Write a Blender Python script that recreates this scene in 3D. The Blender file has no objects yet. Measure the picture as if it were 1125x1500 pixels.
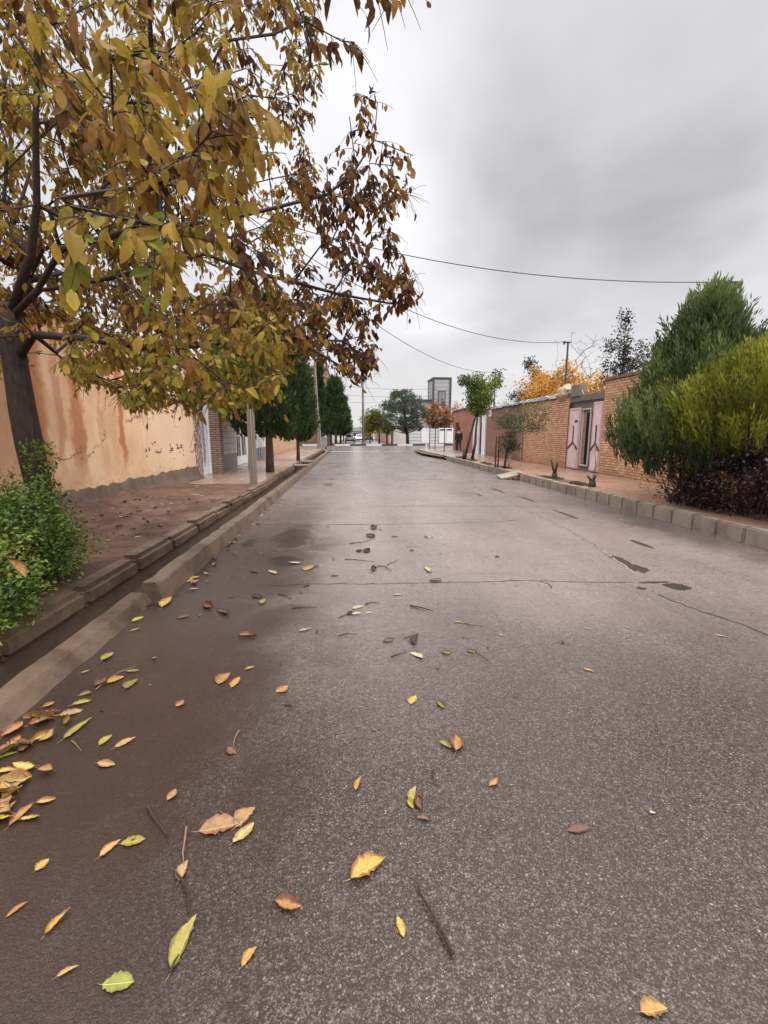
import bpy, math, random
import numpy as np
from mathutils import Vector, Matrix
rnd = random.Random(7)
R = math.radians
scene = bpy.context.scene
COL = scene.collection
# ------------------------------------------------------------------ camera
F, CX, CY, CAMH, VPX, VPY = 650., 562.5, 750., 1.6, 514., 635.
PITCH = math.atan((CY - VPY) / F)
YAW = math.atan((CX - VPX) / math.hypot(F, CY - VPY))
FW = Vector((math.sin(YAW) * math.cos(PITCH), math.cos(YAW) * math.cos(PITCH), -math.sin(PITCH)))
RT = Vector((math.cos(YAW), -math.sin(YAW), 0))
UP = RT.cross(FW)
cam_d = bpy.data.cameras.new('camera')
cam = bpy.data.objects.new('camera', cam_d); COL.objects.link(cam)
cam.matrix_world = Matrix.Translation((0, 0, CAMH)) @ Matrix((RT, UP, -FW)).transposed().to_4x4()
cam_d.sensor_fit = 'VERTICAL'; cam_d.sensor_height = 36.; cam_d.lens = F / 1500 * 36
cam_d.clip_start = .05; cam_d.clip_end = 3000
scene.camera = cam

def ray(px, py):
    return FW + RT * ((px - CX) / F) - UP * ((py - CY) / F)
def at(px, py, z=0.):            # the point of the ground at height z seen at a pixel of the photograph
    d = ray(px, py); t = (z - CAMH) / d.z
    return Vector((d.x * t, d.y * t, z))
def atY(px, py, Y):              # the same at a distance Y along the street
    d = ray(px, py); t = Y / d.y
    return Vector((d.x * t, Y, CAMH + d.z * t))
def proj(p):
    v = Vector(p) - Vector((0, 0, CAMH)); c = v.dot(FW)
    if c < .05: return None
    return CX + F * v.dot(RT) / c, CY - F * v.dot(UP) / c

# ------------------------------------------------------------------ node helper
class NT:
    def __init__(s, name):
        s.m = bpy.data.materials.new(name); s.m.use_nodes = True
        s.t = s.m.node_tree; s.t.nodes.clear()
        s.out = s.t.nodes.new('ShaderNodeOutputMaterial')
    def n(s, typ, props=None, **inp):
        nd = s.t.nodes.new('ShaderNode' + typ)
        for k, v in (props or {}).items(): setattr(nd, k, v)
        for k, v in inp.items():
            key = int(k[1:]) if k[0] == '_' and k[1:].isdigit() else k.replace('__', ' ')
            s.put(nd.inputs[key], v)
        return nd
    def put(s, sock, v):
        if isinstance(v, bpy.types.NodeSocket): s.t.links.new(v, sock)
        elif isinstance(v, (tuple, list)) and len(v) == 3 and sock.type == 'RGBA': sock.default_value = (*v, 1)
        else: sock.default_value = v
    def math(s, op, a, b=0., c=None, clamp=False):
        nd = s.n('Math', {'operation': op, 'use_clamp': clamp}, _0=a, _1=b)
        if c is not None: s.put(nd.inputs[2], c)
        return nd.outputs[0]
    def ramp(s, fac, stops, interp='LINEAR'):
        nd = s.n('ValToRGB', None, Fac=fac); r = nd.color_ramp; r.interpolation = interp
        while len(r.elements) < len(stops): r.elements.new(.5)
        for e, (p, c) in zip(r.elements, stops):
            e.position = p; e.color = (*c, 1) if not isinstance(c, (int, float)) else (c, c, c, 1)
        return nd.outputs[0]
    def mix(s, fac, a, b, blend='MIX'):
        nd = s.n('Mix', {'data_type': 'RGBA', 'blend_type': blend})
        s.put(nd.inputs[0], fac); s.put(nd.inputs[6], a); s.put(nd.inputs[7], b)
        return nd.outputs[2]
    def smooth(s, v, lo, hi, a=0., b=1.):
        nd = s.n('MapRange', {'interpolation_type': 'SMOOTHSTEP'}, Value=v)
        for i, x in ((1, lo), (2, hi), (3, a), (4, b)): nd.inputs[i].default_value = x
        return nd.outputs[0]
    def noise(s, vec, scale, detail=4, rough=.55, dist=0.):
        return s.n('TexNoise', None, Vector=vec, Scale=scale, Detail=detail, Roughness=rough, Distortion=dist).outputs[0]
    def pos(s): return s.n('NewGeometry').outputs['Position']
    def obj(s): return s.n('TexCoord').outputs['Object']
    def xyz(s, v):
        nd = s.n('SeparateXYZ', None, Vector=v); return nd.outputs[0], nd.outputs[1], nd.outputs[2]
    def vec(s, x=0., y=0., z=0.): return s.n('CombineXYZ', None, X=x, Y=y, Z=z).outputs[0]
    def scale(s, v, k):
        nd = s.n('VectorMath', {'operation': 'MULTIPLY'}, _0=v); nd.inputs[1].default_value = k
        return nd.outputs[0]
    def bump(s, h, strength=.3, dist=.01):
        return s.n('Bump', None, Height=h, Strength=strength, Distance=dist).outputs[0]
    def bsdf(s, color, rough=.6, spec=.5, normal=None, metal=0.):
        b = s.n('BsdfPrincipled')
        s.put(b.inputs['Base Color'], color); s.put(b.inputs['Roughness'], rough)
        b.inputs['Specular IOR Level'].default_value = spec; b.inputs['Metallic'].default_value = metal
        if normal is not None: s.put(b.inputs['Normal'], normal)
        return b.outputs[0]
    def end(s, sh): s.t.links.new(sh, s.out.inputs[0]); return s.m

def plain(name, c, rough=.6, var=.25, scale=6., bump=.15, metal=0., spec=.5):
    t = NT(name); p = t.pos()
    n1 = t.noise(p, scale, 6); n2 = t.noise(p, scale * 9, 3)
    f = t.math('ADD', t.math('MULTIPLY', n1, .7), t.math('MULTIPLY', n2, .3))
    dark = tuple(x * (1 - var) for x in c); lite = tuple(min(1, x * (1 + var)) for x in c)
    col = t.ramp(f, [(.3, dark), (.7, lite)])
    return t.end(t.bsdf(col, rough, spec, t.bump(n2, bump, .02) if bump else None, metal))

def leafmat(name, stops, trans=.35, rough=.55, spots=.25, spec=.3):
    t = NT(name); tint = t.n('Attribute', {'attribute_name': 'tint'}).outputs['Fac']
    p = t.pos(); n1 = t.noise(p, 60, 3)
    f = t.math('ADD', tint, t.math('MULTIPLY', t.math('SUBTRACT', n1, .5), spots))
    col = t.ramp(f, stops)
    b = t.bsdf(col, rough, spec)
    tr = t.n('BsdfTranslucent', None, Color=t.mix(1., col, (1., .9, .6), 'MULTIPLY')).outputs[0]
    return t.end(t.n('MixShader', None, _0=trans, _1=b, _2=tr).outputs[0])

# ------------------------------------------------------------------ mesh helper
class MB:
    def __init__(s): s.v = []; s.f = []; s.mi = []; s.ti = []; s.cur = 0; s.t = 0.
    def face(s, idx): s.f.append(idx); s.mi.append(s.cur); s.ti.append(s.t)
    def quad(s, *pts):
        b = len(s.v); s.v.extend(tuple(p) for p in pts); s.face(tuple(range(b, b + len(pts))))
    def box(s, x0, x1, y0, y1, z0, z1, bev=0.):
        if bev:
            xs = (x0, x0 + bev, x1 - bev, x1); ys = (y0, y0 + bev, y1 - bev, y1); zs = (z0, z0 + bev, z1 - bev, z1)
            bm = bmesh_box(x0, x1, y0, y1, z0, z1, bev); s.add(*bm); return
        b = len(s.v)
        s.v.extend([(x0, y0, z0), (x1, y0, z0), (x1, y1, z0), (x0, y1, z0), (x0, y0, z1), (x1, y0, z1), (x1, y1, z1), (x0, y1, z1)])
        for q in ((3, 2, 1, 0), (4, 5, 6, 7), (0, 1, 5, 4), (1, 2, 6, 5), (2, 3, 7, 6), (3, 0, 4, 7)):
            s.face(tuple(b + i for i in q))
    def add(s, vs, fs):
        b = len(s.v); s.v.extend(vs)
        for f in fs: s.face(tuple(b + i for i in f))
    def tube(s, pts, rad, n=8, cap=True):
        pts = [Vector(p) for p in pts]
        if not isinstance(rad, (list, tuple)): rad = [rad] * len(pts)
        b = len(s.v); prev = None
        for i, p in enumerate(pts):
            d = (pts[min(i + 1, len(pts) - 1)] - pts[max(i - 1, 0)])
            d = d.normalized() if d.length > 1e-9 else Vector((0, 0, 1))
            if prev is None:
                a = d.cross(Vector((0, 0, 1)) if abs(d.z) < .9 else Vector((1, 0, 0))).normalized()
            else:
                a = prev - d * prev.dot(d)
                a = a.normalized() if a.length > 1e-6 else d.orthogonal().normalized()
            prev = a; c = d.cross(a)
            for k in range(n):
                w = 2 * math.pi * k / n
                s.v.append(tuple(p + (a * math.cos(w) + c * math.sin(w)) * rad[i]))
        for i in range(len(pts) - 1):
            for k in range(n):
                s.face((b + i * n + k, b + i * n + (k + 1) % n, b + (i + 1) * n + (k + 1) % n, b + (i + 1) * n + k))
        if cap:
            s.face(tuple(b + k for k in reversed(range(n)))); e = b + (len(pts) - 1) * n
            s.face(tuple(e + k for k in range(n)))
    def lathe(s, c, prof, n=16):
        s.tube([(c[0], c[1], c[2] + z) for r, z in prof], [r for r, z in prof], n)
    def leaf(s, base, d, nrm, L, W, fold=.25, curl=.3, st=((.3, .85), (.6, 1.), (.85, .55))):
        d = d.normalized(); sd = d.cross(nrm)
        if sd.length < 1e-4: sd = d.orthogonal()
        sd.normalize(); nn = sd.cross(d)
        b = len(s.v); s.v.append(tuple(base))
        for u, w in st:
            c = base + d * (L * u) - nn * (curl * L * u * u)
            o = sd * (W * .5 * w); up = nn * (W * .5 * w * fold)
            s.v.append(tuple(c - o + up)); s.v.append(tuple(c)); s.v.append(tuple(c + o + up))
        s.v.append(tuple(base + d * L - nn * (curl * L)))
        k = len(st)
        s.face((b, b + 2, b + 1)); s.face((b, b + 3, b + 2))
        for i in range(k - 1):
            q = b + 1 + 3 * i
            s.face((q, q + 1, q + 4, q + 3)); s.face((q + 1, q + 2, q + 5, q + 4))
        q = b + 1 + 3 * (k - 1); e = q + 3
        s.face((q, q + 1, e)); s.face((q + 1, q + 2, e))
    def blade(s, p, d, side, L, W):
        b = len(s.v)
        s.v.extend([tuple(p), tuple(p + d * (L * .45) - side * (W * .5)), tuple(p + d * L), tuple(p + d * (L * .45) + side * (W * .5))])
        s.face((b, b + 1, b + 2, b + 3))
    def build(s, name, mats, parent=None, org=None, smooth=False, kind=None, label=None, cat=None, group=None):
        """one mesh object; vertices are given in world space and stored relative to the thing's base"""
        me = bpy.data.meshes.new(name)
        o3 = Vector((0, 0, 0))
        if parent is not None:
            q = parent
            while q is not None: o3 = o3 + q.location; q = q.parent
        elif org is not None: o3 = Vector(org)
        me.from_pydata([(a - o3.x, b - o3.y, c - o3.z) for a, b, c in s.v], [], s.f)
        for m in (mats if isinstance(mats, (list, tuple)) else [mats]): me.materials.append(m)
        if s.cur or any(s.mi): me.polygons.foreach_set('material_index', s.mi)
        if any(s.ti): me.attributes.new('tint', 'FLOAT', 'FACE').data.foreach_set('value', s.ti)
        if smooth: me.polygons.foreach_set('use_smooth', [True] * len(s.f))
        me.update()
        ob = bpy.data.objects.new(name, me); COL.objects.link(ob)
        if parent is not None: ob.parent = parent
        elif org is not None: ob.location = Vector(org)
        tag(ob, label, cat, group, kind)
        return ob

def bmesh_box(x0, x1, y0, y1, z0, z1, bev):
    import bmesh
    bm = bmesh.new(); bmesh.ops.create_cube(bm, size=1)
    for v in bm.verts:
        v.co = ((x0 + x1) / 2 + v.co.x * (x1 - x0), (y0 + y1) / 2 + v.co.y * (y1 - y0), (z0 + z1) / 2 + v.co.z * (z1 - z0))
    bmesh.ops.bevel(bm, geom=bm.edges[:], offset=bev, segments=2, affect='EDGES')
    bm.verts.index_update()
    r = [tuple(v.co) for v in bm.verts], [tuple(v.index for v in f.verts) for f in bm.faces]
    bm.free(); return r

def tag(o, label=None, cat=None, group=None, kind=None):
    if label: o['label'] = label
    if cat: o['category'] = cat
    if group: o['group'] = group
    if kind: o['kind'] = kind
    return o
def thing(name, label, cat, loc, group=None):
    o = bpy.data.objects.new(name, None); COL.objects.link(o); o.location = Vector(loc)
    o.empty_display_size = .2
    return tag(o, label, cat, group)
def clone(root, loc, rz=0., label=None, scale=None):
    r = root.copy(); COL.objects.link(r); r.location = Vector(loc); r.rotation_euler = (0, 0, rz)
    if label: r['label'] = label
    if scale: r.scale = scale if isinstance(scale, tuple) else (scale,) * 3
    for ch in root.children:
        c = ch.copy(); COL.objects.link(c); c.parent = r
        for g in ch.children:
            d = g.copy(); COL.objects.link(d); d.parent = c
    return r
def rv(k=1.): return Vector((rnd.uniform(-k, k), rnd.uniform(-k, k), rnd.uniform(-k, k)))
def rdir():
    while True:
        v = rv()
        if .05 < v.length < 1: return v.normalized()
def jit(a, b): return rnd.uniform(a, b)

# ------------------------------------------------------------------ world and sun (overcast)
w = bpy.data.worlds.new('World'); scene.world = w; w.use_nodes = True
wt = NT.__new__(NT); wt.t = w.node_tree; wt.t.nodes.clear()
wout = wt.t.nodes.new('ShaderNodeOutputWorld')
SUN_EL, SUN_AZ = R(46), R(128)
sky = wt.n('TexSky', {'sky_type': 'NISHITA', 'sun_disc': False, 'sun_elevation': SUN_EL, 'sun_rotation': SUN_AZ, 'dust_density': 3.})
dirv = wt.n('TexCoord').outputs['Generated']
dx, dy, dz = wt.xyz(dirv)
zc = wt.math('ADD', wt.math('MAXIMUM', dz, 0.), .22)
cp = wt.vec(wt.math('DIVIDE', dx, zc), wt.math('DIVIDE', dy, zc), 0.)
def blob(px, py, lo, hi):
    d = ray(px, py).normalized()
    nd = wt.n('VectorMath', {'operation': 'DOT_PRODUCT'}, _0=wt.n('VectorMath', {'operation': 'NORMALIZE'}, _0=dirv).outputs[0]); nd.inputs[1].default_value = d
    return wt.smooth(nd.outputs['Value'], math.cos(R(lo)), math.cos(R(hi)))
cn = wt.noise(cp, 1.25, 4, .5, .5); cn2 = wt.noise(cp, 4.5, 5, .55, .35)
lum = wt.math('MULTIPLY_ADD', wt.math('SUBTRACT', cn, .5), .40, .562)
lum = wt.math('MULTIPLY_ADD', wt.math('SUBTRACT', cn2, .5), .09, lum)
for (px, py, lo, hi, k) in ((870, 270, 21, 2, -.12), (740, 320, 9, 1, -.045), (620, 380, 11, 2, .09), (440, 200, 20, 3, .09), (1050, 40, 16, 3, .03), (1000, 330, 10, 1, -.05), (700, 400, 9, 2, .03)):
    lum = wt.math('MULTIPLY_ADD', blob(px, py, lo, hi), k, lum)
low = wt.smooth(dz, .22, .02)
lum = wt.math('ADD', lum, wt.math('MULTIPLY', low, wt.math('SUBTRACT', .54, lum)))
zen = wt.smooth(dz, .63, .80, 1., 5.5)      # overcast sky; the unseen part overhead boosted further to light walls and ground
lum = wt.math('MULTIPLY', lum, zen)
cloud = wt.mix(low, (9.75, 9.72, 10.1), (9.95, 9.8, 9.75))
cloud = wt.n('VectorMath', {'operation': 'SCALE'}, _0=cloud, Scale=lum).outputs[0]
mixc = wt.mix(.97, sky.outputs[0], cloud)
bg = wt.n('Background', None, Color=mixc, Strength=.1)
wt.t.links.new(bg.outputs[0], wout.inputs[0])
sl = bpy.data.lights.new('sun', 'SUN'); sl.energy = 1.5; sl.angle = R(35); sl.color = (1., .96, .9)
so = bpy.data.objects.new('sun', sl); COL.objects.link(so)
so.rotation_euler = Vector((math.cos(SUN_EL) * math.sin(SUN_AZ), math.cos(SUN_EL) * math.cos(SUN_AZ), math.sin(SUN_EL))).to_track_quat('Z', 'Y').to_euler()
vs = scene.view_settings
scene.display_settings.display_device = 'sRGB'
vs.view_transform = 'Standard'; vs.look = 'None'; vs.exposure = .6; vs.gamma = 1.
scene.cycles.max_bounces = 6; scene.cycles.diffuse_bounces = 3; scene.cycles.transmission_bounces = 3
from mathutils import noise as mnoise
XL, XR, WL, WR = -1.85, 5.78, -4.9, 8.5      # road edges, wall faces
def Yof(px, X):
    d = ray(px, VPY); return d.y * X / d.x

# ------------------------------------------------------------------ materials of the setting
def road_mat():
    t = NT('asphalt'); p = t.pos(); x, y, z = t.xyz(p)
    dp = t.n('VectorMath', {'operation': 'ADD'}, _0=p, _1=t.n('VectorMath', {'operation': 'SCALE'}, _0=t.n('TexNoise', None, Vector=p, Scale=110., Detail=2.).outputs['Color'], Scale=.012).outputs[0]).outputs[0]
    v1 = t.n('TexVoronoi', None, Vector=dp, Scale=88.); v2 = t.n('TexVoronoi', None, Vector=dp, Scale=175.); v3 = t.noise(p, 120, 3, .7); v4 = t.noise(p, 46, 4, .75)
    wob = t.noise(p, 30, 2)
    def stones(v, lo, size):
        pick = t.math('GREATER_THAN', t.xyz(v.outputs['Color'])[0], lo)
        near = t.smooth(t.math('ADD', v.outputs['Distance'], t.math('MULTIPLY', wob, .2)), size, size - .14)
        return t.math('MULTIPLY', pick, near), t.xyz(v.outputs['Color'])[1]
    s1, b1 = stones(v1, .66, .5); s2, b2 = stones(v2, .4, .62)
    big = t.noise(p, .55, 5, .6, .4); mid = t.noise(p, 3.2, 5, .65); fine = t.noise(p, 240, 2)
    base = t.mix(t.smooth(big, .35, .68), (.023, .0135, .0085), (.043, .0265, .0180))
    base = t.mix(t.math('MULTIPLY', t.smooth(mid, .42, .7), .5), base, (.032, .0195, .0135))
    base = t.mix(t.math('MULTIPLY', fine, .6), base, (.024, .020, .018))
    stone = t.ramp(b1, [(.1, (.11, .09, .08)), (.55, (.098, .073, .059)), (.95, (.25, .205, .175))])
    stone2 = t.ramp(b2, [(.1, (.1, .08, .07)), (.6, (.088, .068, .057)), (.95, (.165, .135, .118))])
    # silt washed over the asphalt along the gutter: hides the stones
    silt = t.math('ADD', t.smooth(x, .55, -1.6), t.math('MULTIPLY', t.math('SUBTRACT', t.noise(p, 1.1, 5, .6, .6), .5), 1.3))
    silt = t.math('MULTIPLY', t.smooth(silt, .12, .85), t.smooth(y, 13, 5.5))
    silt2 = t.math('ADD', t.smooth(x, 4.1, 5.75), t.math('MULTIPLY', t.math('SUBTRACT', t.noise(p, 1.3, 5, .6, .6), .5), 1.1))
    silt2 = t.math('MULTIPLY', t.smooth(silt2, .3, 1.), t.smooth(y, 16, 8))
    silt = t.math('MAXIMUM', silt, t.math('MULTIPLY', silt2, .55))
    keep = t.math('MULTIPLY_ADD', silt, -.72, 1.)
    c = t.mix(t.math('MULTIPLY', s2, keep), base, stone2)
    c = t.mix(t.math('MULTIPLY', s1, keep), c, stone)
    # paler with distance: wet sky sheen painted into the colour, over dry wear
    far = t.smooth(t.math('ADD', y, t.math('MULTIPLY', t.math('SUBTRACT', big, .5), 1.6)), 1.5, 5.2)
    sheen_mix = t.smooth(t.noise(t.scale(p, (.8, .35, 1)), 1.3, 5, .6), .0, .75, .35, .9)
    c = t.mix(t.math('MULTIPLY', far, sheen_mix), c, t.mix(t.smooth(y, 5., 22.), (.262, .206, .182), (.172, .140, .130)))
    grain = t.math('ADD', t.math('MULTIPLY', t.math('SUBTRACT', v3, .5), 1.9), t.math('MULTIPLY', t.math('SUBTRACT', v4, .5), 2.1))
    c = t.mix(t.math('MULTIPLY', t.smooth(grain, .02, .4), .75), c, (.035, .027, .023))
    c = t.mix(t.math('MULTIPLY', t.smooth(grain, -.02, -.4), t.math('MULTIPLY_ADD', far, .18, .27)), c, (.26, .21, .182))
    v5 = t.noise(p, 24, 4, .75); v6 = t.noise(t.scale(p, (.35, 1.5, 1)), 1.6, 6, .7, .4); v7 = t.noise(p, 9, 5, .7)
    gr2 = t.math('ADD', t.math('MULTIPLY', t.math('SUBTRACT', v5, .5), 1.7), t.math('MULTIPLY', t.math('SUBTRACT', v7, .5), .9))
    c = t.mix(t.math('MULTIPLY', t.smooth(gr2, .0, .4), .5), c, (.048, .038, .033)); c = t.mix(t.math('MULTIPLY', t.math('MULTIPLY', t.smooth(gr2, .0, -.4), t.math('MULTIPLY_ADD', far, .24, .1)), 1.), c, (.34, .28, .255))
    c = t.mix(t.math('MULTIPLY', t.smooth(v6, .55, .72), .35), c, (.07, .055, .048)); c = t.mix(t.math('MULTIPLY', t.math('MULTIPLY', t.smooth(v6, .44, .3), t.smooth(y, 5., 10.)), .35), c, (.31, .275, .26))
    # two wheel tracks, worn darker
    trk = t.math('MAXIMUM', t.smooth(t.math('ABSOLUTE', t.math('SUBTRACT', x, .9)), .55, .1), t.smooth(t.math('ABSOLUTE', t.math('SUBTRACT', x, 3.1)), .55, .1))
    c = t.mix(t.math('MULTIPLY', t.math('MULTIPLY', trk, mid), .28), c, (.05, .04, .035))
    c = t.mix(t.math('MULTIPLY', silt, .84), c, t.mix(mid, (.024, .0125, .008), (.046, .0255, .0165)))
    # soaked patches with shapes of their own
    wet = None; nf = t.noise(p, 7., 6, .65, .5); ns = t.noise(p, 2.6, 6, .65, .5)
    for cx, cy, rx, ry, shp in WET:
        ex = t.math('DIVIDE', t.math('SUBTRACT', x, cx), rx); ey = t.math('DIVIDE', t.math('SUBTRACT', y, cy), ry)
        r = t.math('SQRT', t.math('ADD', t.math('MULTIPLY', ex, ex), t.math('MULTIPLY', ey, ey)))
        r = t.math('ADD', r, t.math('MULTIPLY', t.math('SUBTRACT', (nf if shp else ns), .5), 1.5 if shp else 1.9))
        q = t.smooth(r, 1.0, .86 if shp else .3)
        if not shp: q = t.math('MULTIPLY', q, .8)
        wet = q if wet is None else t.math('MAXIMUM', wet, q)
    c = t.mix(t.math('MULTIPLY', wet, .82), c, (.020, .014, .011))
    film = t.noise(p, .8, 5, .6, .8)
    rough = t.math('MULTIPLY_ADD', film, .34, .10)
    rough = t.math('SUBTRACT', rough, t.math('MULTIPLY', wet, .1), None, True)
    h = t.math('ADD', t.math('MULTIPLY', v1.outputs['Distance'], -.7), t.math('MULTIPLY', v2.outputs['Distance'], -.5))
    h = t.math('ADD', h, t.math('MULTIPLY', fine, .5))
    bm = t.n('Bump', None, Height=h, Strength=.4, Distance=.004)
    return t.end(t.bsdf(c, rough, .23, bm.outputs[0]))
WET = []
for px, py, rx, ry in ((430, 788, .36, 1.1), (418, 822, .22, .4), (480, 710, .25, .55), (487, 702, .2, .3), (365, 795, .12, .5)):
    q = at(px, py); WET.append((q.x, q.y, rx, ry, 0))
for px, py, rx, ry in ((908, 820, .075, .26), (932, 832, .12, .2), (990, 859, .14, .13), (960, 853, .2, .035), (940, 862, .06, .05), (830, 754, .06, .55), (772, 731, .055, .6), (728, 718, .055, .7), (940, 797, .05, .3), (702, 725, .05, .3)):
    q = at(px, py); WET.append((q.x, q.y, rx, ry, 1))
for px, py, rx, ry in ((300, 830, .2, .5),):
    q = at(px, py); WET.append((q.x, q.y, rx, ry, 0))

def brick_mat(name, c1, c2, mortar, bw=.23, rh=.085, bump=.5, dirt=.35):
    t = NT(name); p = t.pos(); x, y, z = t.xyz(p)
    uv = t.vec(t.math('ADD', x, y), z, 0.)
    n2 = t.noise(p, 7, 5, .6); wob = t.n('VectorMath', {'operation': 'ADD'}, _0=uv, _1=t.vec(t.math('MULTIPLY', t.math('SUBTRACT', t.noise(p, 5, 3), .5), .03), t.math('MULTIPLY', t.math('SUBTRACT', t.noise(p, 4, 3), .5), .025), 0.)).outputs[0]
    b = t.n('TexBrick', {'offset': .5}, Vector=wob, Scale=1., Mortar__Size=.014, Mortar__Smooth=.3, Bias=0., Brick__Width=bw, Row__Height=rh, Color1=c1, Color2=c2, Mortar=mortar)
    c = t.mix(t.math('MULTIPLY', t.smooth(n2, .4, .75), dirt), b.outputs['Color'], tuple(k * .55 for k in c1))
    pale = t.noise(p, 1.3, 5, .65)
    c = t.mix(t.math('MULTIPLY', t.smooth(pale, .55, .8), .4), c, tuple(min(1, k * 1.5 + .05) for k in c2))
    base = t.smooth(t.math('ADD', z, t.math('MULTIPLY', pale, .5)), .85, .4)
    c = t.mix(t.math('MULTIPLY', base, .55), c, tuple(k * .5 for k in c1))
    h = t.math('ADD', t.math('MULTIPLY', b.outputs['Fac'], -1.), t.math('MULTIPLY', n2, .4))
    return t.end(t.bsdf(c, .8, .3, t.bump(h, bump, .012)))

def plaster_mat():
    t = NT('stained_plaster'); p = t.pos(); x, y, z = t.xyz(p)
    n1 = t.noise(p, .9, 5, .6); n2 = t.noise(p, 9, 5, .6)
    c = t.mix(t.smooth(n1, .3, .7), (.58, .36, .205), (.72, .50, .32))
    c = t.mix(t.math('MULTIPLY', t.smooth(t.math('ADD', y, t.math('MULTIPLY', t.math('SUBTRACT', n1, .5), 5.)), 10.5, 4.5), .6), c, (.47, .225, .115))
    c = t.mix(t.math('MULTIPLY', t.smooth(y, 9.5, 13.5), .55), c, (.74, .585, .44))       # redder at the near end, paler towards the far end
    st = t.noise(t.scale(p, (1, 1, .12)), 1.5, 4, .6, .35)
    stf = t.noise(t.scale(p, (1, 1, .06)), 5.5, 4, .6, .2)
    m = t.math('MULTIPLY', t.smooth(st, .5, .72), .42)
    m = t.math('ADD', m, t.math('MULTIPLY', t.smooth(stf, .55, .8), .14))
    for yc, wd, z0, k in ((7.5, .34, .8, .8), (8.55, .28, .8, .75), (8.05, .15, .9, .5), (10.05, .16, .75, .85), (12.6, .06, 1.9, .6), (6.0, .35, .5, .5), (9.3, .1, 1.3, .4), (4.6, .3, .4, .5)):
        q = t.math('ABSOLUTE', t.math('SUBTRACT', t.math('ADD', y, t.math('ADD', t.math('MULTIPLY', t.math('SUBTRACT', n1, .5), .5), t.math('MULTIPLY', t.math('SUBTRACT', t.noise(p, 3.2, 5, .65), .5), .45))), yc))
        q = t.math('MULTIPLY', t.smooth(q, wd, wd * .35), t.smooth(t.math('ADD', z, t.math('MULTIPLY', t.math('SUBTRACT', n2, .5), .8)), z0 - .4, z0 + .5))
        m = t.math('MAXIMUM', m, t.math('MULTIPLY', q, k))
    m = t.math('MULTIPLY', t.math('MULTIPLY', m, 1.15, None, True), t.smooth(z, .4, 1.3))
    m = t.math('MULTIPLY', m, t.smooth(y, 14.5, 10.2, .35, 1.))
    c = t.mix(m, c, t.mix(n2, (.34, .125, .05), (.46, .19, .085)))
    # grey mortar laid bare along the foot of the wall
    e = t.math('ADD', z, t.math('MULTIPLY', t.math('SUBTRACT', t.noise(p, 3.5, 6, .7), .5), .28))
    low = t.smooth(e, .60, .56)
    c = t.mix(low, c, t.mix(n2, (.085, .060, .048), (.17, .125, .10)))
    hz = t.n('TexVoronoi', {'feature': 'DISTANCE_TO_EDGE'}, Vector=t.n('VectorMath', {'operation': 'ADD'}, _0=t.scale(p, (1, 1, .8)), _1=t.vec(0., n2, n1)).outputs[0], Scale=.55).outputs['Distance']
    c = t.mix(t.math('MULTIPLY', t.smooth(hz, .008, .002), t.smooth(n1, .45, .6)), c, (.20, .10, .05))
    pl = t.noise(p, 2.3, 6, .7, .3); c = t.mix(t.math('MULTIPLY', t.smooth(pl, .66, .70), t.smooth(z, 1.5, .6)), c, (.30, .22, .16))
    gr = t.math('MULTIPLY', t.smooth(e, 1.1, .6), t.smooth(n2, .4, .7))
    c = t.mix(t.math('MULTIPLY', gr, .4), c, (.34, .22, .10))
    h = t.math('ADD', t.math('MULTIPLY', n2, .4), t.math('MULTIPLY', low, -.05))
    return t.end(t.bsdf(c, .85, .25, t.bump(h, .28, .02)))

def concrete_mat(name, c, wetv=.35, dirtc=(.10, .07, .05), rough=.6, spec=.22):
    t = NT(name); p = t.pos(); x, y, z = t.xyz(p)
    n1 = t.noise(p, 2.2, 6, .65); n2 = t.noise(p, 28, 4, .6)
    col = t.mix(n2, tuple(k * .72 for k in c), tuple(min(1, k * 1.25) for k in c))
    col = t.mix(t.math('MULTIPLY', t.smooth(n1, .38, .72), wetv * 1.6), col, dirtc)
    sp = t.n('TexVoronoi', None, Vector=p, Scale=90.)
    col = t.mix(t.smooth(sp.outputs['Distance'], .2, .1, 0., .35), col, tuple(k * .4 for k in c))
    return t.end(t.bsdf(col, t.math('MULTIPLY_ADD', n1, .3, rough - .15), spec, t.bump(t.math('ADD', n1, n2), .35, .012)))

def paving_mat(name, c1, c2, joint, w, hgt, rough=.4, spec=.35):
    t = NT(name); p = t.pos(); x, y, z = t.xyz(p)
    b = t.n('TexBrick', {'offset': 0.}, Vector=t.vec(y, x, 0.), Scale=1., Mortar__Size=.012, Mortar__Smooth=.3, Brick__Width=w, Row__Height=hgt, Color1=c1, Color2=c2, Mortar=joint)
    n1 = t.noise(p, .9, 6, .6, .4); n2 = t.noise(p, 14, 4)
    c = t.mix(t.math('MULTIPLY', t.smooth(n1, .35, .85), .6), b.outputs['Color'], (.17, .105, .07))
    c = t.mix(t.math('MULTIPLY', n2, .4), c, tuple(k * .6 for k in c1))
    r = t.smooth(n1, .35, .7, rough * .55, rough * 1.5)
    return t.end(t.bsdf(c, r, spec, t.bump(t.math('ADD', t.math('MULTIPLY', b.outputs['Fac'], -1.), n2), .25, .01)))

def soil_mat():
    t = NT('damp_soil'); p = t.pos(); n1 = t.noise(p, 1.6, 6, .65, .3); n2 = t.noise(p, 22, 5, .65); n3 = t.noise(p, 90, 3)
    c = t.ramp(t.math('ADD', t.math('MULTIPLY', n1, .6), t.math('MULTIPLY', n2, .4)), [(.32, (.040, .021, .013)), (.5, (.10, .054, .034)), (.7, (.185, .112, .076))])
    return t.end(t.bsdf(c, t.smooth(n1, .35, .6, .8, .5), .2, t.bump(t.math('ADD', n2, t.math('MULTIPLY', n3, .5)), .7, .03)))

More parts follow.
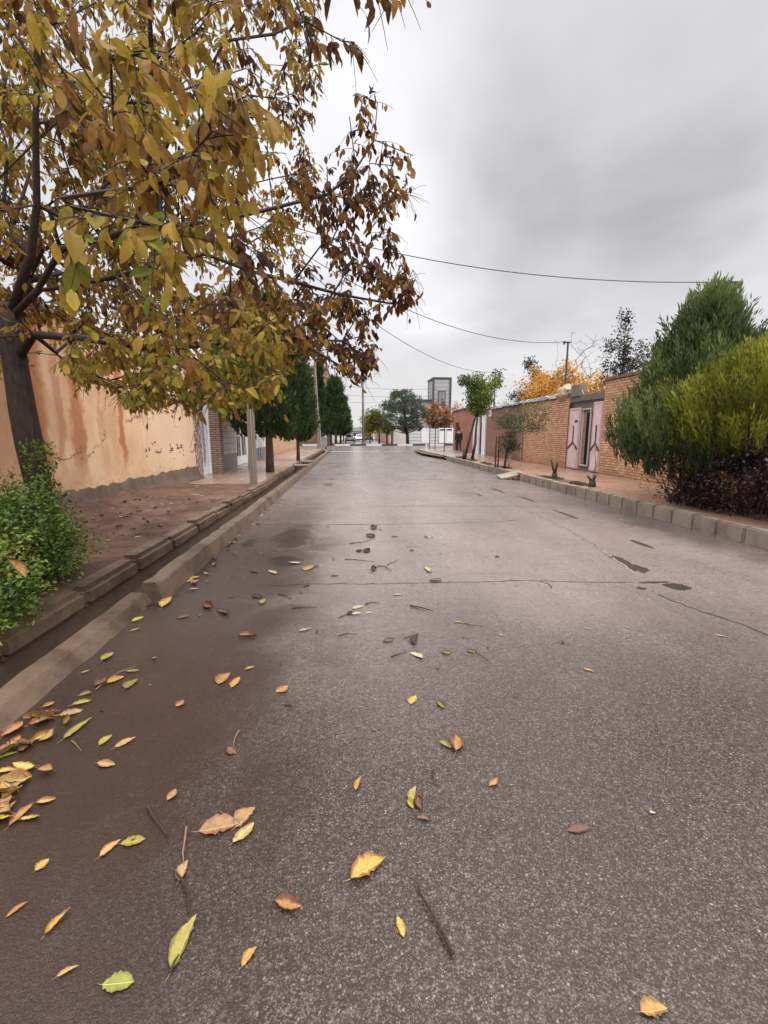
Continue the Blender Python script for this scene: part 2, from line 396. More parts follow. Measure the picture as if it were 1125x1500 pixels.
def speckle_mat():
    t = NT('pebble_stone'); p = t.pos(); v = t.n('TexVoronoi', None, Vector=p, Scale=22.)
    c = t.ramp(t.xyz(v.outputs['Color'])[0], [(.1, (.10, .06, .05)), (.5, (.28, .17, .14)), (.9, (.55, .45, .40))])
    return t.end(t.bsdf(c, .6, .4, t.bump(v.outputs['Distance'], .6, .02)))

def bark_mat(name, c, sc=1.):
    t = NT(name); p = t.pos(); n1 = t.noise(t.scale(p, (1, 1, .22)), 34 * sc, 5, .65, .4); n2 = t.noise(p, 5, 4)
    col = t.ramp(t.math('ADD', t.math('MULTIPLY', n1, .7), t.math('MULTIPLY', n2, .3)), [(.35, tuple(k * .5 for k in c)), (.7, tuple(k * 1.5 for k in c))])
    return t.end(t.bsdf(col, .75, .3, t.bump(n1, .9, .03)))

M = {}
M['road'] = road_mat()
M['brick'] = brick_mat('orange_brick', (.47, .24, .125), (.68, .40, .235), (.21, .125, .085))
M['brick2'] = brick_mat('dusky_brick', (.26, .13, .085), (.36, .19, .115), (.16, .10, .075), .22, .08)
M['brickp'] = brick_mat('pale_brick', (.30, .205, .15), (.40, .28, .21), (.10, .07, .055), .3, .075, .9)
M['brickl'] = brick_mat('tan_brick', (.46, .27, .155), (.56, .36, .22), (.34, .23, .15), .23, .085)
M['plaster'] = plaster_mat()
M['red_plaster'] = plain('red_plaster', (.30, .125, .075), .8, .22, 1.5)
M['mud'] = plain('mud_render', (.17, .105, .07), .85, .3, 3.)
M['kerb'] = concrete_mat('kerb_concrete', (.29, .235, .185), .4)
M['kerb_wet'] = concrete_mat('muddy_concrete', (.145, .098, .068), .6, (.05, .030, .020), .5, .22)
M['kerb_white'] = plain('white_paint', (.62, .61, .58), .6, .15)
M['kerb_black'] = plain('black_paint', (.035, .034, .033), .55, .3)
M['pave_l'] = paving_mat('wet_paving', (.27, .185, .135), (.31, .215, .16), (.10, .065, .045), 1.6, .8, .3)
M['pave_r'] = paving_mat('red_paving', (.32, .185, .125), (.37, .225, .155), (.16, .095, .065), .5, .5, .32)
M['pave_far'] = paving_mat('grey_paving', (.26, .235, .205), (.30, .27, .24), (.15, .13, .11), 1., 1., .35)
M['soil'] = soil_mat()
M['ground'] = plain('bare_earth', (.16, .12, .09), .85, .3, .3)
M['mudfloor'] = plain('gutter_silt', (.10, .066, .046), .4, .4, 4.)
M['concrete'] = concrete_mat('pole_concrete', (.21, .17, .135), .25, (.16, .12, .09), .7)
M['speckle'] = speckle_mat()
M['white'] = plain('white_metal', (.70, .70, .70), .45, .06, 2., .05)
M['offwhite'] = plain('offwhite_stone', (.52, .49, .46), .6, .12, 3.)
M['grey_base'] = plain('grey_granite', (.16, .16, .17), .4, .3, 25.)
M['dark_glass'] = plain('dark_glass', (.012, .016, .022), .08, .2, 2., 0, 0, .6)
M['blue_grey'] = plain('blue_grey_iron', (.22, .27, .36), .5, .25, 10.)
M['pink'] = plain('pink_paint', (.66, .50, .49), .5, .22, 3.5, .15)
M['pinkdark'] = plain('plum_paint', (.10, .045, .055), .5, .2)
M['greybrown'] = plain('grey_brown_panel', (.135, .11, .095), .6, .2)
M['steel'] = plain('galvanised_steel', (.30, .30, .30), .45, .15, 8., .05, .3)
M['rust'] = plain('dark_iron', (.055, .045, .04), .6, .3)
M['black'] = plain('black_plastic', (.015, .015, .016), .5, .2)
M['cable'] = plain('black_cable', (.03, .03, .032), .6, .1)
M['sheet'] = plain('grey_plastic_sheet', (.36, .37, .40), .4, .25, 6.)
M['beige'] = plain('beige_clay', (.42, .32, .23), .85, .3, 12., .6)
M['bark'] = bark_mat('walnut_bark', (.050, .036, .032))
M['bark2'] = bark_mat('brown_bark', (.075, .048, .036))
M['whitebark'] = bark_mat('limewashed_bark', (.36, .33, .30))
M['twig'] = bark_mat('twig_bark', (.060, .040, .033), 2.)
M['dry'] = plain('dry_stalk', (.20, .13, .07), .8, .3)

# ------------------------------------------------------------------ the ground, roads, pavements
def sheet(name, x0, x1, y0, y1, z, m, kind='structure'):
    b = MB(); b.quad((x0, y0, z), (x1, y0, z), (x1, y1, z), (x0, y1, z)); return b.build(name, m, kind=kind)
b = MB(); b.quad((-900, -500, -.62), (900, -500, -.62), (900, 1600, -.62), (-900, 1600, -.62)); b.build('ground', M['ground'], kind='structure')
YC0, YC1 = 41.6, 60.                # the cross street's near carriageway
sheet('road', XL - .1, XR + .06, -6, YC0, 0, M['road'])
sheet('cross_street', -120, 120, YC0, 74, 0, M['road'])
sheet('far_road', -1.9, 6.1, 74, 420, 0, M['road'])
def kerb_row(name, x0, x1, segs, z0, z1, L, m, bev=.018, lean=0., jt=.008):
    b = MB()
    for ya, yb in segs:
        y = ya
        while y < yb - .05:
            e = min(y + L, yb); dz = jit(-jt, jt); dxx = jit(-jt, jt)
            vs_, fs_ = bmesh_box(x0 + dxx, x1 + dxx, y + .006, e - .006, z0, z1 + dz, bev)
            if lean: vs_ = [(vx + lean * (z1 - vz), vy, vz) for vx, vy, vz in vs_]
            b.add(vs_, fs_); y = e
    return b.build(name, m, kind='structure')
kerb_row('kerb', XR, XR + .17, ((-2., 14.9), (15.9, 26.9), (28.2, 39.5)), -.3, .25, .5, M['kerb'], .022)
b = MB()                            # grouting behind the kerb blocks, so that the joints show dark mortar
b.box(XR + .03, XR + .14, -2, 14.9, -.3, .225); b.box(XR + .03, XR + .14, 15.9, 26.9, -.3, .225); b.box(XR + .03, XR + .14, 28.2, 39.5, -.3, .225)
b.build('kerb_mortar', M['mudfloor'], kind='structure')
# the open gutter on the other side: outer kerb, silted floor, inner kerb
def strip(name, prof, ys, m, jx=.008, jz=.006, caps=True):
    """a long strip with the profile prof [(x, z)] and slightly uneven edges"""
    b = MB(); n = len(prof)
    for i, y in enumerate(ys):
        ox, oz = jit(-jx, jx), jit(-jz, jz)
        for q, (px_, pz_) in enumerate(prof): b.v.append((px_ + ox + jit(-jx, jx) * .4, y, pz_ + (oz if pz_ > -.2 else 0)))
    for i in range(len(ys) - 1):
        for q in range(n - 1): b.face((i * n + q, i * n + q + 1, (i + 1) * n + q + 1, (i + 1) * n + q))
    if caps: b.face(tuple(range(n))); b.face(tuple(reversed(range((len(ys) - 1) * n, len(ys) * n))))
    return b.build(name, m, kind='structure')
yy = lambda a, c, s: [a + (c - a) * i / max(1, int((c - a) / s)) for i in range(max(1, int((c - a) / s)) + 1)]
strip('kerb', [(XL + .05, -.3), (XL + .035, 0), (XL - .015, .175), (XL - .03, .19), (XL - .15, .195), (XL - .165, .18), (XL - .17, -.3)], yy(4.2, 40, .22), M['kerb_wet'], .014, .009)
strip('kerb', [(XL - .04, -.3), (XL - .06, 0), (XL - .125, .095), (XL - .14, .105), (XL - .25, .112), (XL - .265, .10), (XL - .28, -.3)], yy(-3, 4.19, .2), M['kerb_wet'])
strip('gutter_floor', [(XL - .74, -.15), (XL - .5, -.17), (XL - .35, -.175), (XL - .1, -.155)], yy(-3, 40, .3), M['mudfloor'], .01, .015, False)
kerb_row('kerb', -2.64, -2.40, ((-3, 22.3), (22.8, 40.2)), .03, .235, 1.0, M['kerb_wet'], .05, 0., .02)
b = MB(); b.box(-2.62, -2.47, -3, 40, -.32, .17); b.build('kerb_mortar', M['mudfloor'], kind='structure')
# soil bank beside the gutter
def soil_z(x, y):
    k = mnoise.noise(Vector((x * 1.1, y * 1.1, 3.))) * .05 + mnoise.noise(Vector((x * 4, y * 4, 7.))) * .034 + mnoise.noise(Vector((x * 12, y * 12, 1.))) * .014
    e = max(0., min(1., (-2.6 - x) / .25))
    edge = max(0., min(1., (12.2 - y) / 2.5))
    wallrise = max(0., (-4.2 - x)) * .22
    return .218 + e * (k + .02) * (.25 + .75 * edge) + wallrise * (.3 + .7 * edge)
b = MB(); nx, ny = 64, 420; y0_, y1_ = -3., 12.6
for j in range(ny + 1):
    for i in range(nx + 1):
        x = -4.93 + 2.42 * i / nx; y = y0_ + (y1_ - y0_) * j / ny
        b.v.append((x, y, soil_z(x, y)))
for j in range(ny):
    for i in range(nx): b.face((j * (nx + 1) + i, j * (nx + 1) + i + 1, (j + 1) * (nx + 1) + i + 1, (j + 1) * (nx + 1) + i))
b.build('soil_bank', M['soil'], smooth=True, kind='structure')
sheet('pavement', -6.4, -2.59, 10., 41., .215, M['pave_l'])
sheet('pavement', XR + .1, 9.2, -2, 26.9, .235, M['pave_r'])
sheet('pavement', XR + .1, 9.2, 26.9, 40.6, .232, M['pave_far'])
for x0, x1 in ((-80, -5.3), (8.6, 80)): sheet('pavement', x0, x1, 41.0, 41.6, .1, M['pave_far'])
sheet('pavement', -120, -1.9, 74, 400, .1, M['pave_far']); sheet('pavement', 6.1, 120, 74, 400, .1, M['pave_far'])
# ground behind the walls, where the gardens are
sheet('yard', 8.9, 90, -6, 41, .15, M['ground']); sheet('yard', -90, -5.15, -6, 41, .15, M['ground'])
# median of the cross street with its painted kerb
b = MB(); b.box(-60, 60, YC1, YC1 + .01, -.1, .1); b.box(-60, 60, YC1 + .012, 62.4, -.1, .148)
med = b.build('median', M['soil'], kind='structure')
b = MB(); x = -40.; k = 0
while x < 40:
    b.cur = k % 2; b.add(*bmesh_box(x + .01, x + 2.09, YC1 - .2, YC1, -.1, .2, .025)); x += 2.1; k += 1
b.build('median_kerb', [M['kerb_white'], M['kerb_black']], kind='structure')
b = MB(); b.quad(*[(x, y, .004) for x, y in ((-2.3, 39.9), (2.6, 40.3), (2.6, 40.75), (-2.3, 40.5))]); b.quad(*[(x, y, .004) for x, y in ((3.0, 40.4), (5.2, 40.6), (5.2, 40.95), (3.0, 40.8))])
b.build('road_marking', plain('worn_white_line', (.34, .32, .30), .6, .35, 9.), kind='structure')

# puddles, cracks and seams of the road: thin sheets lying on it
M['puddle'] = plain('wet_asphalt', (.040, .031, .025), .2, .5, 14., .08, 0, .45)
M['crack'] = plain('crack_dark', (.022, .017, .015), .6, .3)
M['seam'] = plain('pale_seam', (.21, .185, .17), .5, .4, 18.)
def lying(name, px_pts, m, z=.004, rag=.035, n=9, kind='structure'):
    pts = [at(x, y, z) for x, y in px_pts]; out = []
    for i, p in enumerate(pts):
        q = pts[(i + 1) % len(pts)]
        for k in range(n):
            u = p.lerp(q, k / n); s = min(rag, (q - p).length * .13)
            out.append((u.x + jit(-s, s), u.y + jit(-s, s) * 2.2, z))
    b = MB(); b.quad(*out); return b.build(name, m, kind=kind)
lying('puddle', ((292, 728), (318, 729), (345, 730), (336, 740), (315, 748), (300, 745), (283, 738)), plain('puddle_water', (.06, .035, .022), .03, .3, 4., 0, 0, .5), .219, .03)
def crack(px_pts, wd, m, z=.003, name='crack'):
    pts = [at(x, y, z) for x, y in px_pts]; fine = []
    for p, q in zip(pts, pts[1:]):
        L = (q - p).length; k = max(2, int(L / .06))
        for i in range(k):
            u = p.lerp(q, i / k); s = .018 if i else 0
            fine.append(u + Vector((jit(-s, s), jit(-s, s), 0)))
    fine.append(pts[-1]); b = MB()
    for i, p in enumerate(fine):
        d = fine[min(i + 1, len(fine) - 1)] - fine[max(0, i - 1)]; s = Vector((-d.y, d.x, 0)).normalized() * wd * jit(.25, .8)
        b.v.append(tuple(p + s)); b.v.append(tuple(p - s))
    for i in range(len(fine) - 1): b.face((2 * i, 2 * i + 1, 2 * i + 3, 2 * i + 2))
    return b.build(name, m, kind='structure')
crack(((395, 857), (470, 855), (560, 855), (640, 853), (720, 852), (770, 850), (790, 851), (880, 853), (925, 852)), .012, M['crack'])
crack(((790, 851), (803, 855), (808, 863)), .01, M['crack'])
crack(((965, 870), (1005, 888), (1050, 902), (1090, 915), (1125, 930), (1180, 952)), .016, M['crack'])
crack(((690, 712), (735, 730), (770, 748), (830, 776), (880, 803), (930, 840)), .02, M['seam'], .003, 'seam')
crack(((690, 711), (735, 729), (770, 747), (830, 775), (885, 806)), .01, M['crack'])
crack(((340, 772), (400, 768), (470, 769), (535, 768), (620, 767), (700, 765), (760, 762)), .015, M['crack'])
crack(((475, 767), (500, 767.5), (532, 767)), .03, M['seam'], .0045, 'seam')
crack(((521, 721), (524, 738), (529, 766)), .018, M['seam'], .0045, 'seam')
crack(((540, 742), (640, 741), (745, 741), (830, 744)), .02, M['crack'])
crack(((490, 694), (515, 693), (530, 695)), .05, M['seam'], .0045, 'seam'); crack(((560, 703), (600, 703), (680, 701)), .02, M['crack'])
crack(((655, 690), (690, 700), (720, 707), (735, 713)), .02, M['seam'], .0045, 'seam'); crack(((600, 676), (640, 690), (668, 700)), .03, M['seam'], .0045, 'seam')

# ------------------------------------------------------------------ the houses' walls on the gutter side
def bar(b, X0, X1, y0, z0, y1, z1, wd):
    d = Vector((0, y1 - y0, z1 - z0)).normalized(); s = Vector((0, -d.z, d.y)) * wd / 2
    a = Vector((0, y0, z0)); c = Vector((0, y1, z1)); q = [a - s, a + s, c + s, c - s]
    vs_ = [(X0, p.y, p.z) for p in q] + [(X1, p.y, p.z) for p in q]
    b.add(vs_, [(3, 2, 1, 0), (4, 5, 6, 7), (0, 1, 5, 4), (1, 2, 6, 5), (2, 3, 7, 6), (3, 0, 4, 7)])
wl = thing('plaster_wall', 'long salmon plastered wall streaked with rusty stains behind the walnut tree', 'wall', (WL, 6, .2))
b = MB(); b.box(WL - .28, WL, -4, 14.5, -.3, 3.55); b.build('wall', M['plaster'], wl)
b = MB(); b.box(WL - .31, WL + .04, -4, 14.5, 3.552, 3.63); b.build('coping', M['mud'], wl)
b = MB(); ys_ = yy(-4, 14.5, .09)            # mortar fillet at the foot of the wall
for y in ys_:
    k = mnoise.noise(Vector((y * 2.3, 0, 9))) * .09 + mnoise.noise(Vector((y * 9, 0, 4))) * .035
    for x, z in ((WL - .01, .60 + k), (WL + .035 + .15 * k, .56 + k), (WL + .07 + .2 * k, .40 + .3 * k), (WL + .17 + .5 * k, .29), (WL + .34 + k, .18)): b.v.append((x, y, z + jit(-.008, .008)))
for i in range(len(ys_) - 1):
    for q in range(4): b.face((i * 5 + q, i * 5 + q + 1, i * 5 + q + 6, i * 5 + q + 5))
b.build('mortar_foot', concrete_mat('dark_mortar', (.115, .080, .062), .5, (.055, .036, .026), .7), wl, smooth=True)
# the dark handwriting on it: illegible strokes
b = MB(); X = WL + .004
def stroke(pts, r=.014):
    q = []
    for x, y in pts:
        d = ray(x, y); t_ = WL / d.x; q.append((X, d.y * t_, CAMH + d.z * t_))
    for p_, c_ in zip(q, q[1:]): bar(b, X - .003, X + .002, p_[1], p_[2], c_[1], c_[2], r * jit(1.2, 2.4))
S = 9.375
def zz(*pts): stroke([(190 + x / S, 620 + y / S) for x, y in pts])
zz((215, 350), (235, 370), (215, 395)); zz((225, 440), (240, 460)); zz((262, 335), (275, 360), (262, 380)); zz((330, 275), (352, 255)); zz((300, 265), (315, 300))
zz((350, 375), (365, 400), (385, 395), (390, 375)); zz((395, 395), (415, 405), (432, 380), (430, 345)); zz((548, 275), (560, 320), (570, 375), (595, 370), (590, 335), (572, 350))
zz((540, 370), (560, 378)); zz((638, 285), (660, 310), (645, 345), (690, 335), (700, 300), (722, 300), (705, 325), (728, 340)); zz((680, 395), (690, 405)); zz((735, 365), (740, 390)); zz((735, 430), (745, 450))
zz((838, 375), (850, 400), (885, 375), (918, 345), (905, 305), (882, 295), (892, 330), (875, 370)); zz((605, 480), (618, 495)); zz((555, 398), (566, 405))
b.build('graffiti', M['rust'], wl)

def pillar(name, label, m, x0, x1, y0, y1, h, capm):
    t = thing(name, label, 'pillar', ((x0 + x1) / 2, (y0 + y1) / 2, .2))
    b = MB(); b.box(x0, x1, y0, y1, 0, h); b.build('shaft', m, t)
    b = MB(); b.box(x0 - .03, x1 + .03, y0 - .03, y1 + .03, h + .002, h + .08); b.build('cap', capm, t)
    return t
pillar('stone_pillar', 'narrow pebble faced pillar where the salmon wall ends', M['speckle'], WL - .3, WL + .06, 14.51, 15.0, 3.2, M['offwhite'])
pillar('brick_pillar', 'pale brick pillar jutting out beside the white ornamental gate', M['brickp'], WL - .3, WL + .34, 16.1, 16.42, 3.3, M['offwhite'])
g = thing('metal_gate', 'narrow white gate with blue grey ironwork between stone and brick pillars', 'gate', (WL - .05, 15.55, .2))
b = MB(); b.box(WL - .1, WL - .05, 15.02, 16.08, .22, 2.75); b.build('door_leaf', M['white'], g)
b = MB(); b.box(WL - .12, WL + .0, 15.0, 15.06, .2, 2.85); b.box(WL - .12, WL + .0, 16.03, 16.09, .2, 2.85); b.box(WL - .12, WL, 15.062, 16.028, 2.77, 2.85); b.build('frame', M['white'], g)
b = MB()
for i in range(9):
    zc_ = .75 + i * .2; yc_ = 15.5 + .03 * math.sin(i)
    for k in range(10):
        a0, a1 = 2 * math.pi * k / 10, 2 * math.pi * (k + 1) / 10
        bar(b, WL - .05, WL - .03, yc_ + .11 * math.cos(a0), zc_ + .1 * math.sin(a0), yc_ + .11 * math.cos(a1), zc_ + .1 * math.sin(a1), .035)
bar(b, WL - .05, WL - .032, 15.5, .5, 15.5, 2.55, .05)
b.build('ironwork', M['blue_grey'], g)
# block wall and house door
t = thing('block_wall', 'pale stone block wall with a grey base next to the glazed door', 'wall', (WL, 18, .2))
def block_mat():
    n = NT('stone_blocks'); p = n.pos(); x, y, z = n.xyz(p)
    bk = n.n('TexBrick', {'offset': .5}, Vector=n.vec(n.math('ADD', x, y), z, 0.), Scale=1., Mortar__Size=.012, Brick__Width=.9, Row__Height=.24, Color1=(.44, .41, .39), Color2=(.50, .47, .45), Mortar=(.17, .15, .14))
    s = n.noise(n.scale(p, (1, 1, .15)), 2.2, 4); c = n.mix(n.math('MULTIPLY', n.smooth(s, .45, .65), .5), bk.outputs['Color'], (.22, .18, .165))
    return n.end(n.bsdf(c, .6, .4, n.bump(n.math('MULTIPLY', bk.outputs['Fac'], -1.), .5, .01)))
M['blocks'] = block_mat()
b = MB(); b.box(WL - .3, WL, 16.43, 19.55, .8, 3.2); b.build('wall', M['blocks'], t)
b = MB(); b.box(WL - .3, WL + .03, 16.43, 19.55, 0, .798); b.build('base', M['grey_base'], t)
b = MB(); b.box(WL - .34, WL + .05, 16.43, 19.55, 3.202, 3.3); b.build('coping', M['offwhite'], t)
g = thing('house_door', 'white double door with tall dark glass panels beside the concrete pole', 'door', (WL, 20.6, .2))
b = MB(); b.box(WL - .2, WL - .0, 19.56, 19.66, .2, 2.75); b.box(WL - .2, WL, 21.7, 21.8, .2, 2.75); b.box(WL - .2, WL, 19.662, 21.698, 2.6, 2.75); b.build('frame', M['white'], g)
for ya, yb in ((19.67, 20.67), (20.69, 21.69)):
    b = MB(); b.box(WL - .12, WL - .06, ya, yb, .24, 2.59); lf = b.build('door_leaf', M['white'], g)
    b = MB(); b.box(WL - .07, WL - .052, ya + .13, yb - .13, .62, 2.42); b.build('glass', M['dark_glass'], lf)
b = MB()
for ya in (20.17, 21.19):
    bar(b, WL - .052, WL - .035, ya, .62, ya, 2.4, .02)
    for zc_ in (1.5, ): bar(b, WL - .052, WL - .034, ya - .3, zc_, ya + .3, zc_, .03)
b.build('grille', M['white'], g)
t = thing('gate_post', 'pale plaster pier between the glazed door and the ribbed gate', 'pillar', (WL, 22.7, .2))
b = MB(); b.box(WL - .3, WL, 21.81, 23.6, 0, 3.1); b.build('shaft', M['offwhite'], t); b = MB(); b.box(WL - .33, WL + .03, 21.81, 23.6, 3.102, 3.2); b.build('cap', M['offwhite'], t)
g = thing('garage_gate', 'white ribbed metal gate with a grey lower band before the cypress trunk', 'gate', (WL, 25.6, .2))
b = MB(); y = 23.62
while y < 27.55: b.box(WL - .1, WL - .03 - (.035 if int((y - 23.6) / .22) % 2 else 0), y, y + .218, .85, 2.9); y += .22
b.build('door_leaf', M['white'], g)
b = MB(); y = 23.62; k = 0
while y < 27.55: b.box(WL - .1, WL - .03 - (.035 if k % 2 else 0), y, y + .218, .22, .848); y += .22; k += 1
b.build('lower_band', plain('grey_band', (.27, .28, .30), .5, .3, 4.), g)
b = MB(); b.box(WL - .15, WL + .01, 23.6, 27.7, 2.902, 3.02); b.build('frame', M['white'], g)
t = thing('brick_wall', 'tan brick garden wall behind the cypress trunks by the gutter', 'wall', (WL, 34, .2))
b = MB(); b.box(WL - .3, WL - .002, 27.75, 41., 0, 2.9); b.build('wall', M['brickl'], t); b = MB(); b.box(WL - .33, WL + .03, 27.75, 41., 2.902, 2.98); b.build('coping', M['mud'], t)

# ------------------------------------------------------------------ the walls on the other side
YG0, YG1 = Yof(881, WR), Yof(831, WR)       # the pink gate
Yw = Yof(765, WR); Ym = Yof(716, WR); Yd0, Yd1 = Yof(711, WR), Yof(694, WR)
t = thing('brick_wall', 'orange brick wall behind the two conifers, taller than its neighbour', 'wall', (WR, 10, .2))
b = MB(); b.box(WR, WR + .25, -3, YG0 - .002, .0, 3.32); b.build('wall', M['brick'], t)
b = MB()
for i in range(60):
    y = -3 + (YG0 + 3) * i / 60; b.add(*bmesh_box(WR - .06 + jit(-.02, .02), WR + .3, y, y + (YG0 + 3) / 60 - .004, 3.322, 3.40 + jit(-.02, .03), .012))
b.build('coping', M['mud'], t)
b = MB(); b.box(WR - .012, WR - .0, YG0 - 1.5, YG0 - 1.15, .3, 2.3); b.build('repair_patch', M['brickl'], t)
t = thing('brick_wall', 'orange brick wall with plastic sheeting on top beside the pink gate', 'wall', (WR, 19, .2))
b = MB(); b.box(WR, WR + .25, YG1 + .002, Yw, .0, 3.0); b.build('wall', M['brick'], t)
b = MB(); b.box(WR - .03, WR + .28, YG1 + .05, Yw, 3.002, 3.14); b.build('coping', M['mud'], t)
b = MB(); n = 40                             # crumpled sheet laid over the coping
for i in range(n + 1):
    y = YG1 + .9 + (Ym - YG1 - .9) * i / n
    for xx, zb in ((WR - .07, 3.05), (WR - .05, 3.17), (WR + .1, 3.2), (WR + .3, 3.17)): b.v.append((xx + jit(-.02, .02), y, zb + jit(-.03, .03)))
for i in range(n):
    for q in range(3): b.face((i * 4 + q, i * 4 + q + 1, i * 4 + q + 5, i * 4 + q + 4))
b.build('plastic_sheet', M['sheet'], t)
t = thing('clay_lump', 'beige lump of dried clay on top of the brick wall by the gate', 'lump', (WR + .15, YG1 + .6, 3.14))
import bmesh
bm = bmesh.new(); bmesh.ops.create_icosphere(bm, subdivisions=3, radius=1)
vs_ = []
for v in bm.verts:
    k = 1 + .25 * mnoise.noise(v.co * 2.1) + .1 * mnoise.noise(v.co * 6)
    vs_.append((WR + .15 + v.co.x * .3 * k, YG1 + .6 + v.co.y * .62 * k, 3.2 + v.co.z * .33 * k))
bm.faces.ensure_lookup_table(); bm.verts.index_update()
b = MB(); b.add(vs_, [tuple(v.index for v in f.verts) for f in bm.faces]); bm.free(); b.build('lump', M['beige'], t)
t = thing('garden_wall', 'brown mud brick wall between the white door and the orange brick wall', 'wall', (WR, 24, .2))
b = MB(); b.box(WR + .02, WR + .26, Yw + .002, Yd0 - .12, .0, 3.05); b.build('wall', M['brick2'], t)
b = MB(); b.box(WR - .02, WR + .3, Yw + .002, Yd0 - .12, 3.052, 3.12); b.build('coping', M['mud'], t)
b = MB(); b.box(WR + .0, WR + .019, Yw + .3, Yd0 - 1.5, 1.9, 3.0); b.build('mud_band', M['mud'], t)
# the pink gate
yl = lambda px: Yof(px, WR)
g = thing('house_gate', 'pink metal gate with dark three pointed ornaments, its middle door ajar', 'gate', (WR, (YG0 + YG1) / 2, .2))
b = MB(); b.box(WR + .1, WR + .16, yl(863), YG1, 2.35, 2.78); b.box(WR + .1, WR + .16, YG0, yl(863) - .002, .22, 2.78); b.box(WR + .095, WR + .165, yl(863), yl(850) , .22, .42); b.build('panel', M['greybrown'], g)
for ya, yb, zt in ((yl(848), yl(832), 2.55), (YG0 + .03, yl(866), 2.68)):
    b = MB(); b.add(*bmesh_box(WR + .0, WR + .06, ya, yb, .27, zt, .015)); lf = b.build('door_leaf', M['pink'], g)
    yc_ = (ya + yb) / 2; zc_ = 1.27; b = MB(); hw = (yb - ya) / 2 - .03
    bar(b, WR - .014, WR + .002, yc_, zc_, yc_, zc_ + .62, .07); bar(b, WR - .015, WR + .003, yc_, zc_, yc_ - hw, zc_ - .26, .075); bar(b, WR - .016, WR + .004, yc_, zc_, yc_ + hw, zc_ - .26, .075)
    b.build('ornament', M['pinkdark'], lf)
    b = MB()
    for e in (ya + .03, yb - .075): b.box(WR - .01, WR + .001, e, e + .045, .3, zt - .03)
    b.box(WR - .01, WR + .001, ya + .076, yb - .076, zt - .08, zt - .03); b.box(WR - .01, WR + .001, ya + .076, yb - .076, .3, .35); b.build('border', plain('pink_trim', (.52, .34, .34), .5, .12), lf)
    b = MB(); b.tube([(WR - .05, ya + .16, 1.0), (WR - .05, ya + .16, 1.2)], .014, 6); b.box(WR - .05, WR + .0, ya + .15, ya + .17, 1.01, 1.03); b.box(WR - .05, WR + .0, ya + .15, ya + .17, 1.17, 1.19); b.build('handle', M['steel'], lf)
b = MB(); ya, yb = yl(861), yl(849); b.box(WR + .05, WR + .098, ya, ya + .035, .42, 2.5); b.box(WR + .05, WR + .098, yb - .03, yb, .42, 2.5); b.box(WR + .05, WR + .098, ya + .037, yb - .032, 2.46, 2.5); b.box(WR + .05, WR + .098, ya + .037, yb - .032, .42, .46); b.build('inner_frame', M['offwhite'], g)
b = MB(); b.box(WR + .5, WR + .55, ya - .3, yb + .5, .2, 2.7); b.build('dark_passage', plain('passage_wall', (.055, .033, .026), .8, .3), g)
b = MB(); b.box(WR - .01, WR + .05, yl(832.), YG1 - .0, .22, 2.7); b.build('jamb', M['pinkdark'], g)
b = MB(); b.box(WR + .02, WR + .24, YG0, YG1, 2.782, 2.98); b.build('lintel', M['greybrown'], g)
b = MB(); b.box(WR - .03, WR + .2, yl(845), yl(833), 2.985, 3.4); b.build('block', plain('grey_block', (.16, .14, .12), .8, .2), g)
b = MB(); b.box(WR - .012, WR - .001, yl(845), yl(841), 2.02, 2.1); b.build('number_plate', M['black'], g)
pts = [Vector((WR + .05, YG0 + (YG1 - YG0) * (.02 + .75 * i / 14), 3.02 + .16 * abs(math.sin(i * 1.15)))) for i in range(15)]
b = MB(); b.tube(pts, .015, 5); b.build('wire', M['steel'], g)
for e in (YG0 - .1, YG1 + .05):
    b = MB(); b.box(WR + .26, WR + 1.2, e, e + .05, 0, 2.9); b.build('side_wall', M['brick2'], g)
# white door and the red wall
g = thing('white_door', 'white doorway with one leaf open onto a dark passage', 'door', (WR, (Yd0 + Yd1) / 2, .2))
b = MB(); b.box(WR - .05, WR + .02, Yd0 - .1, yl(706.5), .2, 2.75); b.build('door_leaf', M['white'], g)
b = MB(); b.box(WR - .05, WR + .02, yl(702), Yd1, .2, 2.9); b.build('door_leaf', M['white'], g)
b = MB(); b.box(WR + .0, WR + .1, yl(706.4), yl(702.1), 2.3, 2.9); b.box(WR + .02, WR + .2, Yd0 - .1, Yd1, 2.92, 3.1); b.build('lintel', M['greybrown'], g)
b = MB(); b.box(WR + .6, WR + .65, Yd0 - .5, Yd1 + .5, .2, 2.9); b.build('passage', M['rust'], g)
YR0, YR1 = Yd1 + .02, Yof(664, WR)
t = thing('red_wall', 'brick red plastered wall with a recessed doorway, past the white door', 'wall', (WR, 34, .2))
ydr0, ydr1 = Yof(672.5, WR), Yof(667, WR)
b = MB(); b.box(WR, WR + .3, YR0, ydr0, 0, 3.35); b.box(WR, WR + .3, ydr1, YR1, 0, 3.35); b.box(WR, WR + .3, ydr0 + .002, ydr1 - .002, 2.45, 3.35); b.build('wall', M['red_plaster'], t)
b = MB(); b.box(WR - .06, WR + .36, YR0, YR1 + .05, 3.352, 3.45); b.build('coping', M['rust'], t)
b = MB(); b.box(WR + .18, WR + .24, ydr0, ydr1, .2, 2.448); b.build('door', plain('brown_door', (.12, .055, .04), .6, .2), t)
b = MB(); b.box(WR + .302, WR + 12, YR1 - .3, YR1, 0, 3.3); b.build('end_wall', M['red_plaster'], t)
q = Yof(719, WR); t = thing('meter_box', 'small white meter box high on the brown wall beside the white door', 'meter box', (WR, q, 2.55))
b = MB(); b.add(*bmesh_box(WR - .14, WR + .015, q - .14, q + .14, 2.6, 2.98, .02)); o = b.build('case', M['white'], t); b = MB(); b.box(WR - .15, WR - .141, q - .07, q + .07, 2.72, 2.84); b.build('window', M['dark_glass'], t)
